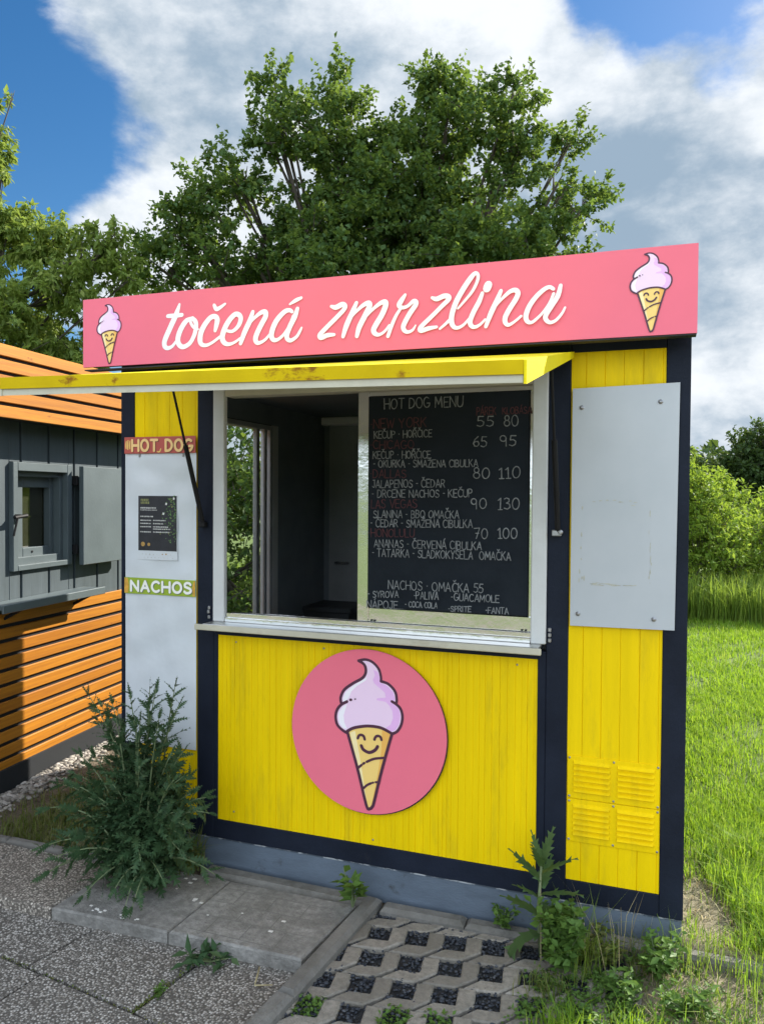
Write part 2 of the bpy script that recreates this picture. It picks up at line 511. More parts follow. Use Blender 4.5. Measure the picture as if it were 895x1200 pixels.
# ------------------------------------------------------------------ mesh helpers
class MB:
    def __init__(s):
        s.v, s.f, s.m = [], [], []
        s.tick = 0.0

    def face(s, idx, m=0):
        s.f.append(tuple(idx)); s.m.append(m)

    def poly(s, pts, m=0):
        b = len(s.v); s.v += [tuple(p) for p in pts]
        s.face(range(b, b+len(pts)), m)

    def box(s, x0, x1, y0, y1, z0, z1, bev=0.0, m=0):
        X, Y, Z = (x1-x0)/2, (y1-y0)/2, (z1-z0)/2
        cx, cy, cz = (x0+x1)/2, (y0+y1)/2, (z0+z1)/2
        e = min(bev, X*0.45, Y*0.45, Z*0.45)
        b = len(s.v)
        if e <= 0:
            for sx in (-1, 1):
                for sy in (-1, 1):
                    for sz in (-1, 1):
                        s.v.append((cx+sx*X, cy+sy*Y, cz+sz*Z))
            for q in ((0, 1, 3, 2), (4, 6, 7, 5), (0, 4, 5, 1), (2, 3, 7, 6), (0, 2, 6, 4), (1, 5, 7, 3)):
                s.face([b+i for i in q], m)
            return
        idx = {}
        for sx in (-1, 1):
            for sy in (-1, 1):
                for sz in (-1, 1):
                    for a in range(3):
                        d = [X-e, Y-e, Z-e]; d[a] += e
                        idx[sx, sy, sz, a] = len(s.v)
                        s.v.append((cx+sx*d[0], cy+sy*d[1], cz+sz*d[2]))
        for q in (-1, 1):
            c = [(-1, -1), (1, -1), (1, 1), (-1, 1)]
            if q < 0:
                c = c[::-1]
            s.face([idx[q, a, b_, 0] for a, b_ in c], m)
            s.face([idx[b_, q, a, 1] for a, b_ in c], m)
            s.face([idx[a, b_, q, 2] for a, b_ in c], m)
        for p in (-1, 1):
            for q in (-1, 1):
                s.face([idx[-1, p, q, 1], idx[1, p, q, 1], idx[1, p, q, 2], idx[-1, p, q, 2]], m)
                s.face([idx[p, -1, q, 0], idx[p, 1, q, 0], idx[p, 1, q, 2], idx[p, -1, q, 2]], m)
                s.face([idx[p, q, -1, 0], idx[p, q, 1, 0], idx[p, q, 1, 1], idx[p, q, -1, 1]], m)
                for r in (-1, 1):
                    s.face([idx[p, q, r, 0], idx[p, q, r, 1], idx[p, q, r, 2]], m)

    def tube(s, pts, rad, n=8, m=0, cap=True):
        pts = [Vector(p) for p in pts]
        if not isinstance(rad, (list, tuple)):
            rad = [rad]*len(pts)
        b = len(s.v)
        prev = None
        for i, p in enumerate(pts):
            d = (pts[min(i+1, len(pts)-1)] - pts[max(i-1, 0)]).normalized()
            if prev is None:
                a = d.orthogonal().normalized()
            else:
                a = (prev - d*prev.dot(d))
                a = a.normalized() if a.length > 1e-6 else d.orthogonal().normalized()
            prev = a
            c = d.cross(a)
            for k in range(n):
                t = 2*math.pi*k/n
                s.v.append(tuple(p + (a*math.cos(t)+c*math.sin(t))*rad[i]))
        for i in range(len(pts)-1):
            for k in range(n):
                k2 = (k+1) % n
                s.face([b+i*n+k, b+i*n+k2, b+(i+1)*n+k2, b+(i+1)*n+k], m)
        if cap:
            s.face([b+k for k in range(n)][::-1], m)
            s.face([b+(len(pts)-1)*n+k for k in range(n)], m)

    def prism(s, poly, z0, z1, bev=0.0, m=0):
        """vertical prism from an xy polygon, top edge chamfered"""
        n = len(poly)
        b = len(s.v)
        c = (sum(p[0] for p in poly)/n, sum(p[1] for p in poly)/n)
        s.v += [(x, y, z0) for x, y in poly]
        if bev:
            s.v += [(x, y, z1-bev) for x, y in poly]
            ins = inset(poly, bev)
            s.v += [(x, y, z1) for x, y in ins]
            lv = 3
        else:
            s.v += [(x, y, z1) for x, y in poly]
            lv = 2
        for l in range(lv-1):
            for i in range(n):
                j = (i+1) % n
                s.face([b+l*n+i, b+l*n+j, b+(l+1)*n+j, b+(l+1)*n+i], m)
        s.face([b+(lv-1)*n+i for i in range(n)], m)

    def flat(s, pts, y, m=0):
        """filled outline in the plane y (pts are x, z), front towards -y"""
        tri = tessellate_polygon([[Vector((p[0], p[1], 0)) for p in pts]])
        b = len(s.v)
        s.v += [(p[0], y, p[1]) for p in pts]
        for t in tri:
            s.face([b+i for i in t], m)

    def disc(s, cx, cz, r, y, n=16, m=0):
        s.poly([(cx+r*math.cos(2*math.pi*k/n), y, cz+r*math.sin(2*math.pi*k/n)) for k in range(n)], m)

    def stud(s, cx, cz, r, y0, y1, n=12, m=0):
        s.tube([(cx, y0, cz), (cx, y1+0.3*r*(1 if y1 < y0 else -1), cz), (cx, y1, cz)], [r, r, r*0.6], n, m)

    def stroke(s, pts, y, m=0, smooth=True, sub=5, cap=True, step=6e-6):
        """brush stroke as a flat ribbon in the plane y; pts are (x, z, width)"""
        P = [Vector(p) for p in pts]
        if not smooth and len(P) > 2:
            for i in range(len(P)-1):
                s.stroke([P[i], P[i+1]], y, m, False, sub, cap, step)
            return
        if smooth and len(P) > 2:
            Q = []
            for i in range(len(P)-1):
                p0, p1, p2, p3 = P[max(i-1, 0)], P[i], P[i+1], P[min(i+2, len(P)-1)]
                for k in range(sub):
                    t = k/sub
                    Q.append(0.5*((2*p1) + (p2-p0)*t + (2*p0-5*p1+4*p2-p3)*t*t + (3*p1-p0-3*p2+p3)*t**3))
            Q.append(P[-1])
        else:
            Q = P
        L, Rr = [], []
        ys = []
        for i, p in enumerate(Q):
            d = Q[min(i+1, len(Q)-1)] - Q[max(i-1, 0)]
            d = Vector((d.x, d.y)); d.normalize()
            w = max(p.z, 0.0004)/2
            L.append((p.x - d.y*w, p.y + d.x*w)); Rr.append((p.x + d.y*w, p.y - d.x*w))
            s.tick += step
            ys.append(y - s.tick)
        b = len(s.v)
        for l, r_, yy in zip(L, Rr, ys):
            s.v.append((l[0], yy, l[1])); s.v.append((r_[0], yy, r_[1]))
        for i in range(len(Q)-1):
            s.face([b+2*i, b+2*i+1, b+2*i+3, b+2*i+2], m)
        if cap:
            for e in (0, -1):
                s.tick += step
                s.disc(Q[e].x, Q[e].y, max(Q[e].z, 0.0004)/2*0.98, y - s.tick, 10, m)

    def build(s, name, mats, parent=None, smooth=False, recalc=True):
        if not isinstance(mats, (list, tuple)):
            mats = [mats]
        me = bpy.data.meshes.new(name)
        off = Vector((0, 0, 0))
        t = parent
        while t is not None and t.parent is not None:
            t = t.parent
        if t is not None and not t.get('_local'):
            off = t.location
        me.from_pydata([(x-off.x, y-off.y, z-off.z) for x, y, z in s.v], [], s.f)
        for k in mats:
            me.materials.append(k)
        if len(mats) > 1:
            me.polygons.foreach_set('material_index', s.m)
        if recalc:
            bm = bmesh.new(); bm.from_mesh(me)
            bmesh.ops.recalc_face_normals(bm, faces=bm.faces)
            bm.to_mesh(me); bm.free()
        if smooth:
            me.polygons.foreach_set('use_smooth', [True]*len(me.polygons))
        me.update()
        o = bpy.data.objects.new(name, me)
        COL.objects.link(o)
        if parent is not None:
            o.parent = parent
        return o


def inset(poly, d):
    n = len(poly)
    A = sum(poly[i][0]*poly[(i+1) % n][1]-poly[(i+1) % n][0]*poly[i][1] for i in range(n))
    sg = 1 if A > 0 else -1
    out = []
    for i in range(n):
        p0, p1, p2 = poly[i-1], poly[i], poly[(i+1) % n]
        e1 = Vector((p1[0]-p0[0], p1[1]-p0[1])).normalized()
        e2 = Vector((p2[0]-p1[0], p2[1]-p1[1])).normalized()
        n1 = Vector((-e1.y, e1.x))*sg; n2 = Vector((-e2.y, e2.x))*sg
        b = (n1+n2)
        k = max(0.35, 1+n1.dot(n2))
        out.append((p1[0]+b.x*d/k, p1[1]+b.y*d/k))
    return out


def thing(name, label, cat, loc, group=None, rotz=0.0, local=False):
    o = bpy.data.objects.new(name, None)
    o.empty_display_size = 0.2
    COL.objects.link(o)
    o.location = loc
    o.rotation_euler = (0, 0, rotz)
    if local:
        o['_local'] = 1
    return tag(o, label, cat, group)


def tag(o, label, cat, group=None):
    o['label'] = label
    o['category'] = cat
    if group:
        o['group'] = group
    return o


def kind(o, k):
    o['kind'] = k
    return o


def np_mesh(name, V, F, mat, parent=None, off=(0, 0, 0)):
    """V (n,3) array, F (m,k) index array of equal-sized faces"""
    me = bpy.data.meshes.new(name)
    V = np.asarray(V, np.float32) - np.asarray(off, np.float32)
    k = F.shape[1]
    me.vertices.add(len(V)); me.vertices.foreach_set('co', V.ravel())
    me.loops.add(F.size); me.loops.foreach_set('vertex_index', F.astype(np.int32).ravel())
    me.polygons.add(len(F))
    me.polygons.foreach_set('loop_start', np.arange(0, F.size, k, dtype=np.int32))
    me.polygons.foreach_set('loop_total', np.full(len(F), k, np.int32))
    me.update(calc_edges=True)
    me.materials.append(mat)
    o = bpy.data.objects.new(name, me)
    COL.objects.link(o)
    if parent is not None:
        o.parent = parent
    return o


def unit(a):
    return a/np.maximum(np.linalg.norm(a, axis=1, keepdims=True), 1e-9)


def leaves(P, A, N, ln, wd, fold=0.25):
    """kite-shaped folded leaves: base P, axis A, rough normal N, length, width arrays"""
    A = unit(A)
    S = unit(np.cross(A, N))
    U = np.cross(S, A)
    ln = ln[:, None]; wd = wd[:, None]
    v0 = P
    v1 = P + A*ln*0.45 + S*wd*0.5 + U*wd*fold
    v2 = P + A*ln
    v3 = P + A*ln*0.45 - S*wd*0.5 + U*wd*fold
    V = np.stack([v0, v1, v2, v3], 1).reshape(-1, 3)
    b = np.arange(len(P))[:, None]*4
    F = np.concatenate([b+np.array([[0, 1, 2]]), b+np.array([[0, 2, 3]])], 1).reshape(-1, 3)
    return V, F


def crown_points(rng, lobes, n_twigs, per, tl, up_bias=0.45, shell=2.0, spread=0.10):
    L = np.array(lobes, float)
    w = (L[:, 3]*L[:, 4]*L[:, 5])**0.62
    k = rng.choice(len(L), n_twigs, p=w/w.sum())
    d = unit(rng.normal(size=(n_twigs, 3)))
    r = rng.random(n_twigs)**(1/(1+shell))
    C = L[k, :3]; Rr = L[k, 3:6]
    P0 = C + d*Rr*r[:, None]*0.95
    T = unit(d*0.8 + np.array([0, 0, up_bias]) + rng.normal(size=(n_twigs, 3))*0.45)
    lens = tl*(0.6+0.8*rng.random(n_twigs))
    t = rng.random((n_twigs, per))
    P = P0[:, None, :] + T[:, None, :]*(t*lens[:, None])[:, :, None] + rng.normal(size=(n_twigs, per, 3))*spread*tl
    Td = np.repeat(T[:, None, :], per, 1)
    return P.reshape(-1, 3), Td.reshape(-1, 3), P0, T, lens


def foliage(name, rng, lobes, n_twigs, per, tl, size, aspect, mat, parent, off, up_bias=0.45, droop=0.3, shell=2.0, spread=0.10):
    P, T, P0, TT, ll = crown_points(rng, lobes, n_twigs, per, tl, up_bias, shell, spread)
    n = len(P)
    A = T*0.5 + rng.normal(size=(n, 3))*0.7 - np.array([0, 0, droop])
    N = rng.normal(size=(n, 3))*0.55 + np.array([0, 0, 1.0])
    ln = size*(0.65+0.7*rng.random(n))
    V, F = leaves(P, A, N, ln, ln*aspect*(0.8+0.4*rng.random(n)))
    o = np_mesh(name, V, F, mat, parent, off)
    return o, P0, TT, ll


def clumps(rng, lobes, n, r0, r1):
    """break big crown lobes up into leaf clumps with gaps between them"""
    L = np.array(lobes, float)
    w = (L[:, 3]*L[:, 4]*L[:, 5])**0.6
    k = rng.choice(len(L), n, p=w/w.sum())
    d = unit(rng.normal(size=(n, 3)))
    c = L[k, :3] + d*L[k, 3:6]*(rng.random(n)**0.35)[:, None]*.92
    m = np.minimum(L[k, 3:6].min(1), r0+(r1-r0)*rng.random(n))
    small = [tuple(l) for l in lobes if min(l[3:6]) < r1*1.1]
    return [(x, y, z, q*1.15, q*1.15, q*.8) for (x, y, z), q in zip(c, m)] + small*2


def tree(name, label, cat, base, lobes, n_twigs, per, tl, size, aspect, mat, seed, trunk_r=0.14, group=None,
         droop=0.3, up_bias=0.45, limbs=True, shell=2.0, stems=1, spread=0.10, clump=None):
    rng = np.random.default_rng(seed)
    rnd = random.Random(seed)
    t = thing(name, label, cat, base, group)
    cr, P0, TT, ll = foliage('crown', rng, clumps(rng, lobes, *clump) if clump else lobes, n_twigs, per, tl, size, aspect, mat, t, base, up_bias, droop, shell, spread)
    mb = MB()
    big = max(lobes, key=lambda l: l[3]*l[4]*l[5])
    for sN in range(stems):
        top = Vector(big[:3]) + Vector((rnd.uniform(-.3, .3)*big[3]*(stems > 1)*2, rnd.uniform(-.3, .3)*big[4]*(stems > 1)*2, big[5]*0.35))
        b = Vector(base) + Vector((rnd.uniform(-.2, .2), rnd.uniform(-.2, .2), 0))*(stems > 1)
        pts = [b + (top-b)*k + Vector((rnd.uniform(-.06, .06), rnd.uniform(-.06, .06), 0))*(0 < k < 1)*(top-b).length*0.25 for k in (0, .25, .5, .75, 1)]
        pts[0].z -= 0.05
        mb.tube(pts, [trunk_r*1.25, trunk_r, trunk_r*.8, trunk_r*.55, trunk_r*.2], 9)
        if sN == 0:
            main = pts
    for l in lobes:
        c = Vector(l[:3])
        k = rnd.uniform(0.35, 0.75)
        a = main[0] + (main[-1]-main[0])*k
        mid = (a+c)/2 + Vector((0, 0, -0.06*(c-a).length))
        rr = trunk_r*0.42*min(1.0, .25+l[3])
        mb.tube([a, mid, c, c + Vector((0, 0, l[5]*0.5))], [rr, rr*.7, rr*.4, rr*.12], 6)
        for j in range(3):
            d = Vector((rnd.gauss(0, 1), rnd.gauss(0, 1), abs(rnd.gauss(0.3, .8)))).normalized()
            e = c + Vector((d.x*l[3], d.y*l[4], d.z*l[5]))*0.8
            mb.tube([mid.lerp(c, rnd.random()), (c+e)/2, e], [rr*.4, rr*.25, rr*.06], 5)
    # fine twigs
    sel = rng.choice(len(P0), min(len(P0), 700), replace=False)
    for i in sel:
        p = Vector(P0[i]); e = p + Vector(TT[i])*float(ll[i])
        mb.tube([p - Vector(TT[i])*float(ll[i])*0.4, e], [0.006+trunk_r*0.02, 0.002], 3, cap=False)
    mb.build('trunk', BARK, t, smooth=True)
    return t


def blades(rng, X, Y, Z, h, w, lean=0.35, curve=0.5):
    n = len(X)
    a = rng.random(n)*2*np.pi
    D = np.stack([np.cos(a), np.sin(a), np.zeros(n)], 1)
    S = np.stack([-np.sin(a), np.cos(a), np.zeros(n)], 1)
    P = np.stack([X, Y, Z], 1)
    le = (lean*rng.random(n))[:, None]; cu = (curve*rng.random(n))[:, None]
    h = h[:, None]; w = w[:, None]
    U = np.array([[0, 0, 1.0]])
    m = P + (U*0.55 + D*le*0.5)*h
    t = P + (U*(1-0.45*cu) + D*(le+cu*0.8))*h
    V = np.stack([P+S*w/2, P-S*w/2, m-S*w*0.4, m+S*w*0.4, t], 1).reshape(-1, 3)
    b = np.arange(n)[:, None]*5
    F = np.concatenate([b+np.array([[0, 1, 2]]), b+np.array([[0, 2, 3]]), b+np.array([[3, 2, 4]])], 1).reshape(-1, 3)
    return V, F


def pebbles(rng, P, size, mat, name):
    """irregular stones: squashed, jittered octahedra cut once"""
    base = np.array([(1, 0, 0), (-1, 0, 0), (0, 1, 0), (0, -1, 0), (0, 0, 1), (0, 0, -1),
                     (.62, .62, .5), (-.62, .62, .5), (-.62, -.62, .5), (.62, -.62, .5)], float)
    tri = np.array([(0, 6, 9), (0, 2, 6), (2, 7, 6), (2, 1, 7), (1, 8, 7), (1, 3, 8), (3, 9, 8), (3, 0, 9),
                    (4, 6, 7), (4, 7, 8), (4, 8, 9), (4, 9, 6), (5, 2, 0), (5, 1, 2), (5, 3, 1), (5, 0, 3)])
    n = len(P)
    V = base[None]*(0.75+0.5*rng.random((n, 10, 1)))
    V = V*np.stack([0.7+0.6*rng.random(n), 0.7+0.6*rng.random(n), 0.45+0.35*rng.random(n)], 1)[:, None, :]
    a = rng.random(n)*2*np.pi
    c, s_ = np.cos(a)[:, None], np.sin(a)[:, None]
    x = V[:, :, 0]*c - V[:, :, 1]*s_
    y = V[:, :, 0]*s_ + V[:, :, 1]*c
    V = np.stack([x, y, V[:, :, 2]], 2)*size[:, None, None] + P[:, None, :]
    F = (np.arange(n)[:, None, None]*10 + tri[None]).reshape(-1, 3)
    return np_mesh(name, V.reshape(-1, 3), F, mat)

# ------------------------------------------------------------------ hand lettering
def arc(cx, cy, rx, ry, a0, a1, n=9):
    return [(cx+rx*math.cos(R(a0+(a1-a0)*i/(n-1))), cy+ry*math.sin(R(a0+(a1-a0)*i/(n-1)))) for i in range(n)]


GLYPH = {   # width, strokes on a grid one unit high
    'A': (.62, [[(0, 0), (.31, 1), (.62, 0)], [(.1, .33), (.52, .33)]]),
    'B': (.54, [[(0, 0), (0, 1)], [(0, 1), (.28, 1), (.44, .88), (.42, .64), (.26, .54), (0, .54)], [(.26, .54), (.46, .44), (.5, .18), (.34, 0), (0, 0)]]),
    'C': (.58, [arc(.34, .5, .34, .5, 48, 312, 12)]),
    'D': (.6, [[(0, 0), (0, 1)], [(0, 1), (.25, .99), (.48, .82), (.58, .5), (.48, .18), (.25, .01), (0, 0)]]),
    'E': (.5, [[(.5, 1), (0, 1), (0, 0), (.5, 0)], [(0, .52), (.42, .52)]]),
    'F': (.48, [[(.48, 1), (0, 1), (0, 0)], [(0, .52), (.4, .52)]]),
    'G': (.64, [arc(.34, .5, .34, .5, 50, 350, 13) , [(.68, .42), (.38, .42)]]),
    'H': (.6, [[(0, 0), (0, 1)], [(.6, 0), (.6, 1)], [(0, .5), (.6, .5)]]),
    'I': (.06, [[(.03, 0), (.03, 1)]]),
    'J': (.4, [[(.12, 1), (.4, 1)], [(.34, 1), (.34, .22), (.22, .02), (.06, .06), (0, .2)]]),
    'K': (.54, [[(0, 0), (0, 1)], [(.5, 1), (.02, .45)], [(.16, .58), (.54, 0)]]),
    'L': (.46, [[(0, 1), (0, 0), (.46, 0)]]),
    'M': (.72, [[(0, 0), (.06, 1), (.36, .3), (.66, 1), (.72, 0)]]),
    'N': (.6, [[(0, 0), (0, 1), (.6, 0), (.6, 1)]]),
    'O': (.66, [arc(.33, .5, .33, .5, 90, 450, 17)]),
    'P': (.5, [[(0, 0), (0, 1)], [(0, 1), (.3, 1), (.48, .86), (.46, .6), (.28, .48), (0, .47)]]),
    'Q': (.66, [arc(.33, .5, .33, .5, 90, 450, 17), [(.38, .25), (.66, -.06)]]),
    'R': (.54, [[(0, 0), (0, 1)], [(0, 1), (.3, 1), (.47, .87), (.45, .62), (.28, .5), (0, .5)], [(.24, .5), (.54, 0)]]),
    'S': (.5, [[(.48, .84), (.36, .98), (.18, 1), (.04, .86), (.06, .64), (.26, .52), (.46, .4), (.5, .18), (.36, .02), (.14, 0), (0, .14)]]),
    'T': (.6, [[(0, 1), (.6, 1)], [(.3, 1), (.3, 0)]]),
    'U': (.58, [[(0, 1), (0, .3), (.1, .06), (.29, 0), (.48, .06), (.58, .3), (.58, 1)]]),
    'V': (.6, [[(0, 1), (.3, 0), (.6, 1)]]),
    'W': (.8, [[(0, 1), (.2, 0), (.4, .8), (.6, 0), (.8, 1)]]),
    'X': (.56, [[(0, 1), (.56, 0)], [(.56, 1), (0, 0)]]),
    'Y': (.56, [[(0, 1), (.28, .5)], [(.56, 1), (.28, .5), (.28, 0)]]),
    'Z': (.54, [[(0, 1), (.54, 1), (0, 0), (.54, 0)]]),
    '0': (.6, [arc(.3, .5, .3, .5, 90, 450, 15)]),
    '1': (.36, [[(0, .82), (.2, 1), (.2, 0)], [(.02, 0), (.38, 0)]]),
    '3': (.5, [[(.04, .9), (.22, 1), (.44, .9), (.44, .66), (.2, .54)], [(.2, .54), (.48, .44), (.5, .16), (.28, 0), (0, .1)]]),
    '5': (.5, [[(.48, 1), (.1, 1), (.06, .58), (.3, .62), (.5, .44), (.46, .14), (.24, 0), (0, .1)]]),
    '6': (.54, [[(.42, 1), (.14, .7), (.02, .32), (.14, .04), (.38, .02), (.52, .24), (.42, .5), (.18, .5), (.04, .32)]]),
    '7': (.54, [[(0, .96), (.54, 1), (.2, 0)], [(.14, .5), (.46, .5)]]),
    '8': (.52, [arc(.26, .76, .2, .24, 90, 450, 12), arc(.26, .27, .26, .27, 90, 450, 13)]),
    '9': (.54, [arc(.24, .72, .24, .28, 0, 360, 12), [(.48, .8), (.46, 0)]]),
    '-': (.22, [[(.02, .5), (.2, .5)]]),
    '·': (.14, [[(.05, .5), (.09, .5)]]),
    '.': (.14, [[(.05, .02), (.1, .02)]]),
    ' ': (.26, []),
}
ACCENT = {'Č': ('C', 'v'), 'Ř': ('R', 'v'), 'Ž': ('Z', 'v'), 'Á': ('A', 'a'), 'É': ('E', 'a')}


def text_strokes(txt, gap=.2, rnd=None, jit=0.0):
    x = 0.0
    out = []
    for ch in txt:
        acc = None
        if ch in ACCENT:
            ch, acc = ACCENT[ch]
        w, st = GLYPH[ch]
        jx = (rnd.uniform(-jit, jit), rnd.uniform(-jit, jit)) if rnd else (0, 0)
        sc = 1 + (rnd.uniform(-jit, jit) if rnd else 0)
        sl = rnd.uniform(-jit, jit) if rnd else 0
        for s in st:
            out.append([(x + px*1.0 + jx[0]*.6 + sl*py, py*sc + jx[1]*.6) for px, py in s])
        m = x + w/2
        if acc == 'v':
            out.append([(m-.14, 1.3), (m, 1.12), (m+.16, 1.32)])
        elif acc == 'a':
            out.append([(m-.04, 1.1), (m+.12, 1.32)])
        x += w + gap
    return out, x - gap


def write_text(mb, txt, x0, z0, x1, z1, h, y, w, m=0, rnd=None, jit=0.0, gap=.2, smooth=False):
    st, tot = text_strokes(txt, gap, rnd, jit)
    k = (x1-x0)/tot
    for s in st:
        pts = []
        for px, py in s:
            t = px/tot
            pts.append((x0+px*k, z0+(z1-z0)*t+py*h, w*(1+(rnd.uniform(-.25, .2) if rnd else 0))))
        mb.stroke(pts, y, m, smooth=smooth and len(pts) > 4, sub=3)


